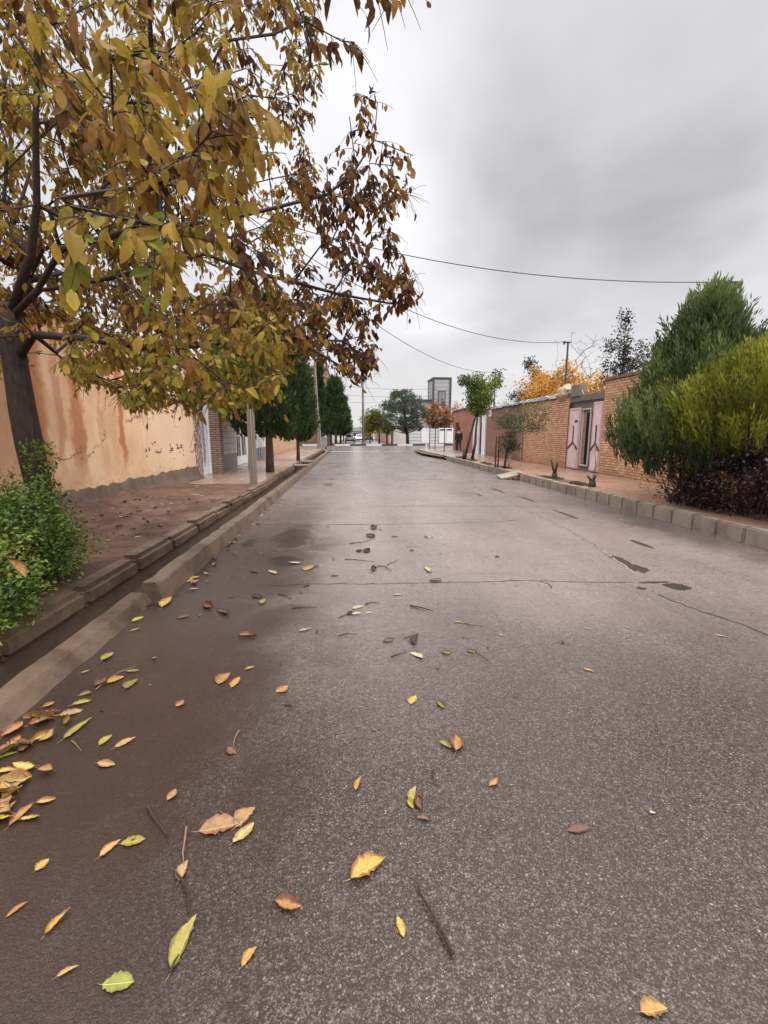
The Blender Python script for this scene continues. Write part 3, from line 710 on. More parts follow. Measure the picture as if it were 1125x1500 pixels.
q = Yof(766.5, WR); b = MB(); b.tube([(WR - .06, q, .3), (WR - .06, q, 3.0), (WR + .05, q, 3.12)], .04, 8)
b.build('drain_pipe', M['steel'], org=(WR - .06, q, .3), label='grey drain pipe running down the joint of the two brick walls', cat='pipe')
# drain slab in the gap of the kerb
q = Vector((5.7, 15.4, 0)); t = thing('drain_slab', 'tilted concrete slab over the drain gap in the kerb', 'slab', q)
b = MB(); vs_, fs_ = bmesh_box(-.42, .42, -.28, .28, -.035, .035, .012); rm = Matrix.Rotation(R(-13), 3, 'Y') @ Matrix.Rotation(R(8), 3, 'X')
b.add([tuple(rm @ Vector(v) + q + Vector((-.05, .05, .14))) for v in vs_], fs_); b.build('slab', M['kerb'], t)
b = MB(); b.box(5.62, 6.2, 14.92, 15.05, -.3, .1); b.box(5.5, 5.6, 15.06, 15.86, -.3, .05); b.build('support', M['kerb_wet'], t)
# slabs bridging the gutter
for y, lab in ((19.6, 'nearer concrete slab bridging the gutter by the thick cypress trunk'), (22.5, 'farther concrete slab bridging the gutter by the thin cypress trunk')):
    b = MB(); b.add(*bmesh_box(-2.5, -1.9, y - .3, y + .3, .2, .262, .012)); b.build('bridge_slab', M['kerb'], org=(-2.2, y, .2), label=lab, cat='slab', group='slabs over the gutter')
# ------------------------------------------------------------------ growing trees
def grow(nodes, parents, targets, step=.3, kpath=.18, wob=.06, lift=0., k0=1):
    """joins every target to the nearest branch; returns nodes, parents and the tip index of each target"""
    P = np.zeros((len(nodes) + len(targets) * 14 + 50, 3)); n = len(nodes)
    for i, p in enumerate(nodes): P[i] = p
    par = list(parents); plen = [0.] * n
    for i in range(n):
        if par[i] >= 0: plen[i] = plen[par[i]] + float(np.linalg.norm(P[i] - P[par[i]]))
    L = np.zeros(len(P)); L[:n] = plen; tips = []
    o = P[0:n].mean(axis=0) * 0 + P[min(3, n - 1)]
    order = sorted(range(len(targets)), key=lambda k: (Vector(targets[k]) - Vector(o)).length)
    tip = [0] * len(targets)
    for k in order:
        t = np.array(targets[k]); d = np.linalg.norm(P[k0:n] - t, axis=1) + kpath * L[k0:n]
        j = int(np.argmin(d)) + k0; a = P[j].copy(); dist = float(np.linalg.norm(t - a)); m = max(1, min(12, int(dist / step)))
        prev = j
        for i in range(1, m + 1):
            u = i / m; q = a + (t - a) * u
            if i < m: q = q + np.array([jit(-wob, wob), jit(-wob, wob), jit(-wob, wob) + lift * math.sin(math.pi * u) * dist])
            P[n] = q; par.append(prev); L[n] = L[prev] + dist / m; prev = n; n += 1
        tip[k] = prev
    return [Vector(P[i]) for i in range(n)], par, tip

def limbs(nodes, par, ninit, rinit, rtip=.004, pw=.46, rmax=1.):
    n = len(nodes); w = [0.] * n; kids = [[] for _ in range(n)]
    for i in range(1, n): kids[par[i]].append(i)
    for i in range(n - 1, -1, -1):
        if not kids[i]: w[i] = 1.
        if par[i] >= 0: w[par[i]] += w[i]
    r = [min(rmax, rtip * (w[i] ** pw)) for i in range(n)]
    for i in range(n - 1, ninit - 1, -1):
        if par[i] >= 0: r[i] = min(r[i], r[par[i]] if par[i] >= ninit else r[i])
    for i, x in enumerate(rinit):
        if x: r[i] = x
    for i in range(1, n):
        if i >= ninit: r[i] = min(r[i], r[par[i]] * .95)
    return r, kids

def tubes(mb, nodes, par, r, kids, starts, big=8, small=4, stop=None):
    todo = list(starts)
    while todo:
        i = todo.pop(); pts, rr = [], []
        if par[i] >= 0: pts.append(nodes[par[i]]); rr.append(min(r[par[i]], r[i] * 1.25))
        while True:
            pts.append(nodes[i]); rr.append(r[i])
            ks = [k for k in kids[i] if stop is None or k not in stop]
            if not ks: break
            ks.sort(key=lambda k: -r[k]); todo.extend(ks[1:]); i = ks[0]
        if len(pts) > 1: mb.tube(pts, rr, big if rr[0] > .02 else small)

def pin(poly, x, y):
    ins = False; j = len(poly) - 1
    for i in range(len(poly)):
        (xi, yi), (xj, yj) = poly[i], poly[j]
        if (yi > y) != (yj > y) and x < (xj - xi) * (y - yi) / (yj - yi) + xi: ins = not ins
        j = i
    return ins

# ------------------------------------------------------------------ the walnut tree
M['walnut'] = leafmat('walnut_leaves', [(0., (.042, .022, .015)), (.16, (.085, .043, .023)), (.32, (.175, .088, .033)), (.46, (.31, .185, .05)), (.6, (.24, .19, .04)), (.74, (.44, .30, .06)), (.86, (.25, .24, .045)), (1., (.12, .16, .032))], .45, .6, .25, .1)
tr = thing('walnut_tree', 'large walnut tree with yellow and brown autumn leaves arching over the road', 'tree', (-3.45, 4.7, .2))
paths = dict(
    T=[(-3.42, 4.72, .1), (78, 800, 4.7), (57, 715, 4.65), (43, 650, 4.62), (33, 600, 4.6), (22, 530, 4.6), (13, 470, 4.6)],
    A=['T6', (45, 375, 4.45), (54, 300, 4.35), (52, 180, 4.2), (57, 60, 4.1), (60, -100, 4.), (55, -250, 4.)],
    B=['T6', (55, 425, 4.4), (90, 365, 4.2), (150, 350, 4.0), (195, 335, 3.7), (217, 280, 3.45), (222, 150, 3.2), (219, 0, 3.), (225, -160, 2.9)],
    C=['T5', (50, 490, 4.5), (100, 494, 4.3), (150, 500, 4.15), (230, 512, 3.9), (310, 505, 3.75), (380, 492, 3.7), (440, 502, 3.75), (480, 525, 3.8), (520, 548, 3.85)],
    D=['T6', (60, 425, 4.55), (110, 418, 4.45), (170, 405, 4.3), (240, 385, 4.2), (300, 372, 4.2), (370, 398, 4.2), (430, 413, 4.3), (500, 432, 4.4), (575, 445, 4.5)],
    E=['B4', (260, 330, 3.9), (330, 322, 4.1), (400, 305, 4.3), (480, 285, 4.5), (520, 250, 4.55), (548, 205, 4.6), (553, 150, 4.6)],
    F=['T6', (-40, 400, 4.7), (-120, 300, 4.9), (-200, 160, 5.2), (-260, 0, 5.4)],
    G=['T6', (40, 410, 5.0), (90, 400, 5.6), (170, 420, 6.3), (260, 450, 6.9), (330, 470, 7.2)],
    H=['A2', (0, 308, 3.8), (-40, 300, 3.3), (60, 200, 2.7), (120, 150, 2.3)],
    I=['B3', (120, 310, 3.5), (90, 290, 3.0), (160, 280, 2.4), (230, 270, 2.0)],
    J=['B5', (260, 180, 3.2), (330, 60, 3.1), (400, 50, 3.2), (445, 30, 3.3)],
    K=['A1', (20, 330, 5.2), (60, 200, 5.8), (150, 120, 6.0), (200, 30, 6.2)],
    Lq=['B6', (300, 120, 3.8), (360, 100, 4.2), (420, 140, 4.6), (440, 200, 4.8)],
    Q=['D3', (230, 450, 3.6), (280, 520, 3.3), (330, 560, 3.3), (380, 570, 3.4)])
nodes, par, names, rinit = [], [], {}, []
for key, pl in paths.items():
    prev = -1
    for i, q in enumerate(pl):
        if isinstance(q, str): prev = names[q]; continue
        v = Vector(q) if key == 'T' and i == 0 else atY(*q)
        nodes.append(v); par.append(prev); prev = len(nodes) - 1; names[key + str(i)] = prev
        rinit.append(.125 - .004 * i if key == 'T' else 0.)
rinit[0] = .17; rinit[1] = .13
NT0 = 7
ninit = len(nodes)
SIL = [(-420, -420), (440, -420), (520, -60), (610, -45), (606, 6), (535, 16), (470, 0), (462, 30), (530, 55), (528, 90), (470, 95), (468, 150), (445, 215), (505, 215), (512, 140), (545, 120), (572, 165), (612, 225), (605, 285), (575, 330), (604, 392), (612, 442), (560, 470), (560, 520), (530, 560), (495, 545), (440, 515), (425, 545), (405, 575), (380, 600), (330, 605), (300, 592), (283, 612), (262, 590), (235, 592), (200, 606), (180, 585), (150, 572), (110, 560), (80, 535), (55, 548), (0, 540), (-420, 560)]
targets = []
def tgt(n, xr, yr, Yr, poly=SIL, trunk=3.9):
    c = 0; tries = 0
    while c < n and tries < n * 60:
        tries += 1
        px, py = jit(*xr), jit(*yr)
        if not pin(poly, px, py): continue
        v = atY(px, py, jit(*Yr))
        if not (1.72 < v.z < 7.6): continue
        h = math.hypot(v.x + 3.4, v.y - 4.6)
        if h > trunk + .35 or v.length < 1.45: continue
        if -40 < px < 95 and py > 440 and v.y < 5.2: continue
        if 0 < px < 230 and 190 < py < 470 and v.y < 4.5 and rnd.random() < .72: continue
        if (v.z - 3.6) ** 2 / 12. + h * h / (trunk + .5) ** 2 > 1.05: continue
        targets.append(v); c += 1
tgt(84, (-60, 470), (-80, 605), (3.2, 5.4)); tgt(400, (-60, 470), (-80, 605), (5.0, 7.6), trunk=4.0); tgt(22, (390, 590), (390, 560), (3.7, 4.8), trunk=4.3); tgt(70, (180, 470), (430, 600), (3.6, 5.4))
tgt(14, (130, 380), (-60, 480), (1.9, 3.2)); None
tgt(14, (60, 380), (60, 420), (1.4, 2.0))
tgt(66, (440, 615), (120, 560), (3.9, 4.9), trunk=4.2)
tgt(50, (60, 420), (420, 605), (2.9, 4.8))
tgt(110, (-20, 240), (60, 480), (4.5, 6.6), trunk=4.0)
tgt(60, (-420, 0), (-400, 540), (3.0, 7.0))
tgt(90, (-200, 440), (-420, 0), (2.6, 6.6))
for q in ((548, -14, 2.5), (590, -18, 2.6), (555, -20, 2.6), (500, 60, 3.4), (520, 62, 3.4), (530, 150, 4.5), (527, 165, 4.5), (605, 228, 4.6), (598, 285, 4.6), (605, 395, 4.5), (606, 440, 4.5), (545, 515, 3.9), (520, 545, 3.9), (500, 540, 3.9), (570, 345, 4.5)): targets.append(atY(*q))
nodes, par, tips = grow(nodes, par, targets, .22, .22, .035, .05, 7)
r, kids = limbs(nodes, par, ninit, rinit, .0042, .47, .1)
tb = MB(); tb.tube(nodes[:NT0] + [nodes[6] + Vector((0, -.01, .09)), nodes[6] + Vector((0, -.02, .16))], [r[i] * (1 + .06 * math.sin(i * 2.3)) for i in range(NT0)] + [.085, .03], 18, True); tb.build('trunk', M['bark'], tr, smooth=True)
bb = MB(); starts = [k for i in range(NT0) for k in kids[i] if k >= NT0]
tubes(bb, nodes, par, r, kids, starts, 9, 4, set(range(NT0)))
lb = MB()
def walnut_leaf(p, d, tint, sc):
    d = (d + Vector((0, 0, -.45)) + rv(.35)).normalized(); Lr = jit(.10, .24) * sc; n = rnd.choice((2, 2, 3, 3))
    pts = [p + d * (Lr * u) + Vector((0, 0, -.25 * Lr * u * u)) for u in (0, .35, .7, 1.)]
    bb.tube(pts, [.0028 * sc, .0024 * sc, .002 * sc, .0012 * sc], 3, False)
    sd = d.cross(Vector((0, 0, 1)));  sd = sd.normalized() if sd.length > .05 else Vector((1, 0, 0))
    for i in range(n + 1):
        q = pts[3] if i == n else pts[1].lerp(pts[3], i / n)
        for s in ((0,) if i == n else (-1, 1)):
            if rnd.random() < .12: continue
            dd = sd * (s * jit(.3, .8)) + Vector((0, 0, -jit(.15, 1.3))) + d * jit(.1, .6) + rv(.3)
            L = (jit(.038, .075) if rnd.random() < .8 else jit(.07, .11)) * sc * (1.12 if i == n else 1.)
            c = q + dd.normalized() * L * .5
            pp = proj(c)
            if pp and c.y < 6.5 and -380 < pp[0] and pp[1] > -380 and not pin(SIL, pp[0], pp[1]) and rnd.random() < .93: continue
            lb.t = min(1., max(0., tint + jit(-.13, .13)))
            nrm = Vector((jit(-.6, .6), jit(-1, -.1), jit(.1, .8)))
            lb.leaf(q, dd, nrm, L, L * jit(.36, .54), jit(-.1, .6), jit(-.25, .75))
for k, t_ in enumerate(targets):
    pp = proj(t_) or (0, 0); e = (pp[0] - 360) / 200.
    i = tips[k]; d = (nodes[i] - nodes[par[i]]).normalized()
    zone = mnoise.noise(t_ * .9) * .55
    if pp[0] > 430: base = max(.02, .25 + zone * .45)  # browner here: the shade of backlit leaves is put into their tint
    else: base = .50 + zone * .9 - max(0, e) * .12
    if pp[1] > 470 and pp[0] < 420: base = .72 + zone * .45
    sc = .95 if pp[0] > 430 else 1.
    for _ in range(7 if pp[0] < 430 else 6):
        u = rnd.random(); p_ = nodes[par[i]].lerp(nodes[i], u)
        walnut_leaf(p_, d * jit(.2, 1) + rdir() * .8, base + jit(-.22, .2), sc)
for i in range(ninit, len(nodes)):            # leaves along the twigs too
    if r[i] < .009 and rnd.random() < .2:
        pp = proj(nodes[i]) or (0, 0); zone = mnoise.noise(nodes[i] * .9) * .6
        base = max(.02, .25 + zone * .45) if pp[0] > 430 else .5 + zone * .75  # same backlit darkening in the tint
        walnut_leaf(nodes[i], rdir(), base + jit(-.1, .1), .95 if pp[0] > 430 else 1.)
bb.build('branches', M['twig'], tr, smooth=True)
lb.build('crown', M['walnut'], tr)
print('walnut leaves faces', len(lb.f), 'nodes', len(nodes))

# ------------------------------------------------------------------ conifers
def con_mat(name, a, c, d): return leafmat(name, [(0., a), (.5, c), (1., d)], .25, .6, .3, .2)
M['thuja_blue'] = con_mat('thuja_green', (.044, .066, .028), (.104, .148, .052), (.19, .24, .09))
M['thuja_gold'] = con_mat('golden_thuja', (.085, .11, .018), (.185, .212, .03), (.34, .345, .05))
M['cypress'] = con_mat('dark_cypress', (.016, .030, .012), (.034, .062, .020), (.075, .12, .032))
M['pine'] = con_mat('pine_needles', (.030, .050, .038), (.065, .10, .07), (.13, .17, .12))
def plume(b, p, ax, L, W, n, bl, bw, tint):
    ax = ax.normalized(); s1 = ax.orthogonal().normalized(); s2 = ax.cross(s1); a0 = jit(0, 6.28)
    flat = s1 * math.cos(a0) + s2 * math.sin(a0)
    for k in range(n):
        u = rnd.random(); wd = W * math.sin(math.pi * min(1, .15 + .85 * (1 - u))) * jit(-1, 1)
        q = p + ax * (L * u) + flat * wd + rv(W * .25)
        d = (ax * 1.0 + flat * (wd / max(W, 1e-4)) * .6 + rv(.3)).normalized()
        sd = d.cross(rdir())
        if sd.length < .05: continue
        b.t = min(1, max(0, tint + .3 * (u - .5) + jit(-.12, .12))); b.blade(q, d, sd.normalized(), bl * jit(.6, 1.3), bw * jit(.7, 1.3))
def conifer(name, label, base, zlo, zhi, rad, m, nplume=300, L=.4, W=.1, nb=16, bl=.12, bw=.03, prof=None, tint=.5, group=None, cat='conifer', trunk=.1, lump=.24, up=.75, tbark='bark2', lean=(0, 0), hvar=0.):
    t = thing(name, label, cat, base, group); bx, by, bz = base
    prof = prof or (lambda h: min(1, (h + .04) / .22) ** .6 * (1 - h) ** .6 * 1.15)
    b = MB(); seed = rnd.uniform(0, 50)
    for k in range(nplume):
        h = rnd.random() ** .85 if k % 5 else rnd.random(); a = jit(0, 2 * math.pi)
        k2 = 1 + lump * 2 * mnoise.noise(Vector((math.cos(a) * 1.6 + seed, math.sin(a) * 1.6, h * 4.5)))
        inner = rnd.random() < .33; rr = rad * prof(h) * k2 * (jit(.35, .8) if inner else jit(.8, 1.03))
        c = Vector((bx + lean[0] * h + rr * math.cos(a), by + lean[1] * h + rr * math.sin(a), zlo + (zhi - zlo) * h - L * .3))
        ax = Vector((math.cos(a) * (1 - up), math.sin(a) * (1 - up), up)) + rv(.14)
        plume(b, c, ax, L * jit(.7, 1.25), W, nb, bl, bw, tint + .75 * mnoise.noise(c * 1.5 + Vector((seed, 0, 0))) + hvar * (h - .5) + jit(-.08, .08))
    tb = MB(); tb.tube([(bx, by, bz - .1), (bx + .02, by, (bz + zlo) / 2), (bx + lean[0] * .5, by + lean[1] * .5, zlo + (zhi - zlo) * .5), (bx + lean[0], by + lean[1], zlo + (zhi - zlo) * .85)], [trunk, trunk * .85, trunk * .5, trunk * .1], 10)
    for k in range(14):
        h = jit(.0, .8); a = jit(0, 6.28); zz_ = zlo + (zhi - zlo) * h; rr = rad * prof(max(.05, h)) * .8
        tb.tube([(bx + lean[0] * h, by + lean[1] * h, zz_ - .2), (bx + lean[0] * h + rr * math.cos(a), by + lean[1] * h + rr * math.sin(a), zz_ + .15)], [trunk * .22, .006], 5)
    tb.build('trunk', M[tbark], t, smooth=True); b.build('crown', m, t)
    return t
conifer('conifer', 'tall dark green conical thuja behind the kerb, its tip against the sky', (6.95, 8.55, .235), .8, 3.95, 1.52, M['thuja_blue'], 2300, .6, .075, 30, .13, .026, lambda h: min(1, (h + .02) / .24) ** .5 * (1 - h) ** .78 * 1.22, .45, trunk=.12, lump=.2, up=.84, hvar=-.2)
conifer('conifer', 'rounded yellow green thuja in front of the tall dark one', (7.05, 7.1, .235), 1.32, 2.85, 1.5, M['thuja_gold'], 2100, .44, .07, 28, .09, .021, lambda h: min(1, (h + .05) / .2) ** .55 * (1 - h ** 2.) ** .6, .5, trunk=.1, lump=.22, up=.74)
lol = lambda h: min(1, (h + .07) / .24) ** .6 * (1 - h) ** .42 * 1.02
conifer('conifer', 'dark cypress with a thick bare trunk beside the concrete pole', (-2.95, 16.4, .2), 1.45, 6.0, 1.32, M['cypress'], 1300, .5, .14, 22, .17, .055, lol, .5, trunk=.16, up=.7)
conifer('conifer', 'dark cypress with a thin bare trunk past the thicker one', (-2.75, 23.4, .2), 1.25, 4.9, .98, M['cypress'], 1000, .55, .15, 20, .2, .065, lol, .62, trunk=.1, up=.7)
conifer('conifer', 'dark bushy cypress against the house wall behind the concrete pole', (-4.2, 19.0, .2), 2.2, 5.2, 1.3, M['cypress'], 650, .5, .15, 16, .22, .055, lol, .35, trunk=.1)
conifer('conifer', 'slender columnar cypress in front of the brick apartment house', (-3.75, 57, .1), .8, 9.9, .62, M['cypress'], 420, .8, .16, 14, .35, .1, lambda h: min(1, h / .1) ** .5 * (1 - h) ** .3, .3, trunk=.14, up=.9)
conifer('conifer', 'broad conical cypress on the median nearest the street bin', (-2.05, 61.2, .15), 1.9, 8.5, 1.9, M['cypress'], 700, .8, .25, 14, .4, .12, None, .5, trunk=.2)
far = [(-1.6, 68.5, 6.7, 1.7, 'conical cypress past the median behind the broad one', 'cypress', .55), (-1.75, 78, 5.0, 1.4, 'low cypress behind the parked silver hatchback', 'cypress', .75), (-2.9, 66, 7.2, 1.6, 'dark cypress before the white garden wall at the crossing', 'cypress', .35), (-1.6, 96, 5.4, 1.6, 'yellow green conical tree at the far end of the left row', 'thuja_gold', .25)]
for x, y, zt, rr, lab, mm, ti in far:
    conifer('conifer', lab.replace('left row', 'row of cypresses'), (x, y, .1), 1.3, zt, rr, M[mm], 480, .8, .25, 12, .42, .13, None, ti, trunk=.16)
# the spreading pine of the median: layered clumps
t = thing('pine_tree', 'spreading grey green pine on the median before the grey house', 'tree', (7.75, 61.2, .15)); b = MB(); tb = MB()
tb.tube([(7.75, 61.2, 0), (7.7, 61.2, 1.6), (7.4, 61.2, 3.4), (7.2, 61.2, 6.2)], [.24, .2, .15, .05], 10)
for k in range(150):
    h = rnd.random(); a = jit(0, 6.28); rr = 2.85 * (math.sin(math.pi * (h * .8 + .17)) ** .6) * jit(.45, 1.)
    c = Vector((7.4 - .3 * h + rr * math.cos(a), 61.2 + rr * math.sin(a), 1.9 + 5.0 * h)); tb.tube([(7.4, 61.2, c.z - .4), c], [.06, .015], 5)
    ti = .45 + jit(-.2, .2)
    for q in range(9):
        plume(b, c + Vector((jit(-.6, .6), jit(-.6, .6), jit(-.16, .2))), Vector((math.cos(a) * .5, math.sin(a) * .5, .55)) + rv(.4), .5, .18, 9, .3, .07, ti + jit(-.1, .25))
tb.build('trunk', M['bark2'], t, smooth=True); b.build('crown', M['pine'], t)

# ------------------------------------------------------------------ broad-leaved trees and bushes
M['yellow'] = leafmat('yellow_leaves', [(0., (.22, .10, .03)), (.4, (.50, .25, .05)), (.75, (.66, .38, .07)), (1., (.46, .38, .08))], .4)
M['russet'] = leafmat('russet_leaves', [(0., (.14, .065, .035)), (.5, (.32, .15, .07)), (1., (.46, .25, .11))], .35)
M['lime'] = leafmat('lime_leaves', [(0., (.05, .08, .02)), (.5, (.13, .19, .035)), (1., (.30, .33, .06))], .4)
M['olive'] = leafmat('olive_leaves', [(0., (.045, .05, .022)), (.5, (.10, .105, .045)), (1., (.19, .18, .075))], .35)
M['darkleaf'] = leafmat('dark_leaves', [(0., (.016, .017, .014)), (.5, (.036, .036, .028)), (1., (.075, .07, .04))], .25)
M['mixgreen'] = leafmat('turning_leaves', [(0., (.06, .08, .02)), (.5, (.15, .17, .03)), (1., (.38, .28, .05))], .35)
def leafy(name, label, base, stem, targets, m, tint=.5, leaf=.1, per=6, rtip=.006, spread=.25, droop=.3, cat='tree', group=None, barkm='bark2', rad=None, thin=False, wl=.5):
    t = thing(name, label, cat, base, group)
    ns = [Vector(s) for s in stem]; pr = list(range(-1, len(ns) - 1))
    nodes, par_, tips_ = grow(ns, pr, targets, .35, .2, .05, .06)
    r_, kids_ = limbs(nodes, par_, len(ns), [], rtip, .46, rad or 1.)
    if rad:
        for i in range(len(ns)): r_[i] = rad * (1 - .5 * i / len(ns))
    tb = MB(); tb.tube(ns, r_[:len(ns)], 10); tb.build('trunk', M[barkm], t, smooth=True)
    bb_ = MB(); st = [k for i in range(len(ns)) for k in kids_[i] if k >= len(ns)]
    tubes(bb_, nodes, par_, r_, kids_, st, 6, 4, set(range(len(ns)))); bb_.build('branches', M[barkm], t)
    if per:
        lb_ = MB()
        for k, p in enumerate(targets):
            i = tips_[k]; z_ = tint + .7 * mnoise.noise(Vector(p) * .8)
            for _ in range(per):
                q = nodes[par_[i]].lerp(nodes[i], jit(0, 1.1)) + rv(spread); lb_.t = min(1, max(0, z_ + jit(-.15, .15)))
                lb_.leaf(q, rdir() + Vector((0, 0, -droop)), rdir(), leaf * jit(.7, 1.3), leaf * wl * jit(.8, 1.2), .2, jit(0, .4), ((.5, 1.),) if thin else ((.35, .95), (.7, .8)))
        lb_.build('crown', m, t)
    return t
def ell(n, c, rr, hollow=.25, lump=.25):
    out = []; s = rv(20)
    while len(out) < n:
        d = rdir(); k = 1 + lump * 2 * mnoise.noise(d * 1.7 + s); q = jit(hollow, 1) ** .6 * k
        out.append(Vector((c[0] + d.x * rr[0] * q, c[1] + d.y * rr[1] * q, c[2] + d.z * rr[2] * q)))
    return out
g0 = 'trees of the gardens behind the brick walls'
leafy('garden_tree', 'bushy orange yellow tree behind the brick wall, below the cable mast', (10.4, 22.5, .15), [(10.4, 22.5, 0), (10.4, 22.5, 1.6), (10.3, 22.5, 2.8)], ell(300, (10.4, 22.9, 3.5), (1.6, 2.8, 1.55)), M['yellow'], .5, .15, 30, .006, .3, thin=True)
leafy('garden_tree', 'low golden bush behind the wall above the pink gate', (10.3, 18.8, .15), [(10.3, 18.8, 0), (10.3, 18.8, 1.8), (10.3, 18.9, 2.6)], ell(150, (10.4, 18.9, 3.0), (1.2, 1.8, .95)), M['yellow'], .72, .13, 28, .006, .25, thin=True)
leafy('garden_tree', 'tall sparse dark leaved tree rising over the wall beside the thuja', (10.6, 17.2, .15), [(10.6, 17.2, 0), (10.6, 17.2, 2.4), (10.55, 17.2, 4.2), (10.5, 17.2, 6.0)],
      ell(100, (10.6, 17.1, 4.0), (.95, 1.15, 1.0), .1) + [Vector((10.5 + jit(-.2, .2), 17.2 + jit(-.35, .35), 4.6 + 1.6 * i / 26)) for i in range(26)] + [Vector((10.6 + jit(-.2, .2), 18.35 + jit(-.15, .15), 4.5 + jit(0, .9))) for i in range(12)] + [Vector((10.6, 16.15 + jit(-.2, .2), 4.3 + jit(0, .7))) for i in range(9)], M['darkleaf'], .5, .11, 18, .004, .2, thin=True)
leafy('garden_tree', 'bare grey twigged tree behind the cable mast', (11.2, 22.2, .15), [(11.2, 22.2, 0), (11.2, 22.2, 2.5), (11.2, 22.1, 4.0)], [Vector((11.2 + jit(-.8, .8), 21.6 + jit(-1.5, 1.6), jit(4.2, 6.3))) for i in range(70)], M['olive'], .6, .06, 2, .006, .1, thin=True)
leafy('garden_tree', 'spindly dark leaved tree behind the brown mud brick wall', (10.5, 25.6, .15), [(10.5, 25.6, 0), (10.5, 25.8, 2.4), (10.4, 26.0, 3.6)],
      ell(16, (10.3, 25.9, 5.6), (.35, .5, .45), 0) + ell(12, (10.3, 25.0, 4.9), (.3, .4, .3), 0) + ell(26, (10.3, 27.4, 3.75), (.4, 1.1, .55), 0) + [Vector((10.4 + jit(-.2, .2), jit(23.5, 27), jit(3.2, 4.6))) for i in range(30)], M['darkleaf'], .4, .15, 16, .004, .2, thin=True)
leafy('garden_tree', 'low lime green bush just showing over the brown wall', (10.5, 30.5, .15), [(10.5, 30.5, 0), (10.5, 30.5, 2.2)], ell(60, (10.4, 30.6, 3.15), (.8, 2.3, .65)), M['lime'], .75, .13, 12, .006, .2, thin=True)
# pavement trees on the kerb side
q = at(684, 673, .24)
t0 = leafy('street_tree', 'small tree with two leaning trunks and a bright green tuft of crown', (q.x, q.y, .22), [(q.x - .1, q.y + .2, .2), (q.x + .12, q.y + .15, 1.2), (q.x + .35, q.y + .05, 2.3), (q.x + .5, q.y, 2.9)],
           ell(95, (q.x + .55, q.y, 3.45), (.75, .75, .85)) + [Vector((q.x + .55 + jit(-1, 1), q.y + jit(-.6, .6), jit(3.9, 4.65))) for i in range(34)], M['lime'], .4, .13, 44, .005, .24, thin=True, rad=.075)
b = MB(); b.tube([(q.x + .25, q.y - .1, .2), (q.x + .4, q.y - .08, 1.1), (q.x + .42, q.y - .05, 1.9), (q.x + .55, q.y, 2.9)], [.085, .07, .055, .04], 10); b.tube([(q.x - .12, q.y + .2, .2), (q.x - .1, q.y + .2, .75)], [.09, .085], 10); b.build('leaning_trunk', M['bark2'], t0, smooth=True)
q = at(741, 686, .24)
tg = ell(60, (q.x + .05, q.y, 1.25), (.38, .4, .5), .1) + ell(45, (q.x + .3, q.y + .1, 2.1), (.55, .5, .45), .1) + [Vector((q.x + .95 + jit(-.4, .6), q.y + jit(-.4, .3), jit(1.7, 2.75))) for i in range(55)] + [Vector((q.x - .2 + jit(-.3, .3), q.y + jit(-.3, .3), jit(1.9, 2.5))) for i in range(16)]
t0 = leafy('street_tree', 'small straggling tree with a limewashed trunk before the orange brick wall', (q.x, q.y, .22), [(q.x + .1, q.y, .2), (q.x + .13, q.y, .55), (q.x + .12, q.y, .95), (q.x + .2, q.y, 1.5)], tg, M['olive'], .55, .085, 18, .004, .14, thin=True, rad=.045, barkm='whitebark')
b = MB(); b.tube([(q.x - .06, q.y, .2), (q.x - .02, q.y, .7), (q.x + .05, q.y, 1.1)], [.05, .045, .03], 8); b.build('second_trunk', M['bark2'], t0, smooth=True)
for i, (px, lab) in enumerate(((725.5, 'thin leaning brown stake farther from the limewashed tree'), (729, 'thin upright brown stake nearer the limewashed tree'))):
    q = at(px, 685, .24); b = MB(); b.tube([q - Vector((0, 0, .05)), q + Vector((-.02 + .03 * i, 0, .6)), q + Vector((.03 * i, 0, 1.25))], [.035, .03, .022], 7)
    b.build('stake', M['bark2'], org=q, label=lab, cat='stake', group='stakes in the planting strip')
for px, py, hh, lab in ((812, 701, .5, 'cut stump with three short stubs before the pink gate'), (867, 713, .32, 'low cut stump with one long thin shoot, nearest the thuja')):
    q = at(px, py, .235); t = thing('tree_stump', lab, 'stump', q); b = MB()
    b.tube([q - Vector((0, 0, .06)), q + Vector((0, 0, .16))], [.11, .08], 9)
    for k in range(3):
        a = k * 2.2 + .4; b.tube([q + Vector((0, 0, .1)), q + Vector((.05 * math.cos(a), .05 * math.sin(a), hh * .6)), q + Vector((.12 * math.cos(a), .12 * math.sin(a), hh * jit(.8, 1.15)))], [.045, .035, .028], 7)
    b.build('stump', M['bark2'], t, smooth=True); b = MB()
    for k in range(3 if px > 850 else 1): b.tube([q + Vector((0, 0, .2)), q + Vector((.02 + .05 * k, .05 * k - .05, .55)), q + Vector((.06 * k - .02, .06 * k, 1.15 - .3 * k))], [.009, .007, .003], 5)
    b.build('shoot', M['dry'], t)
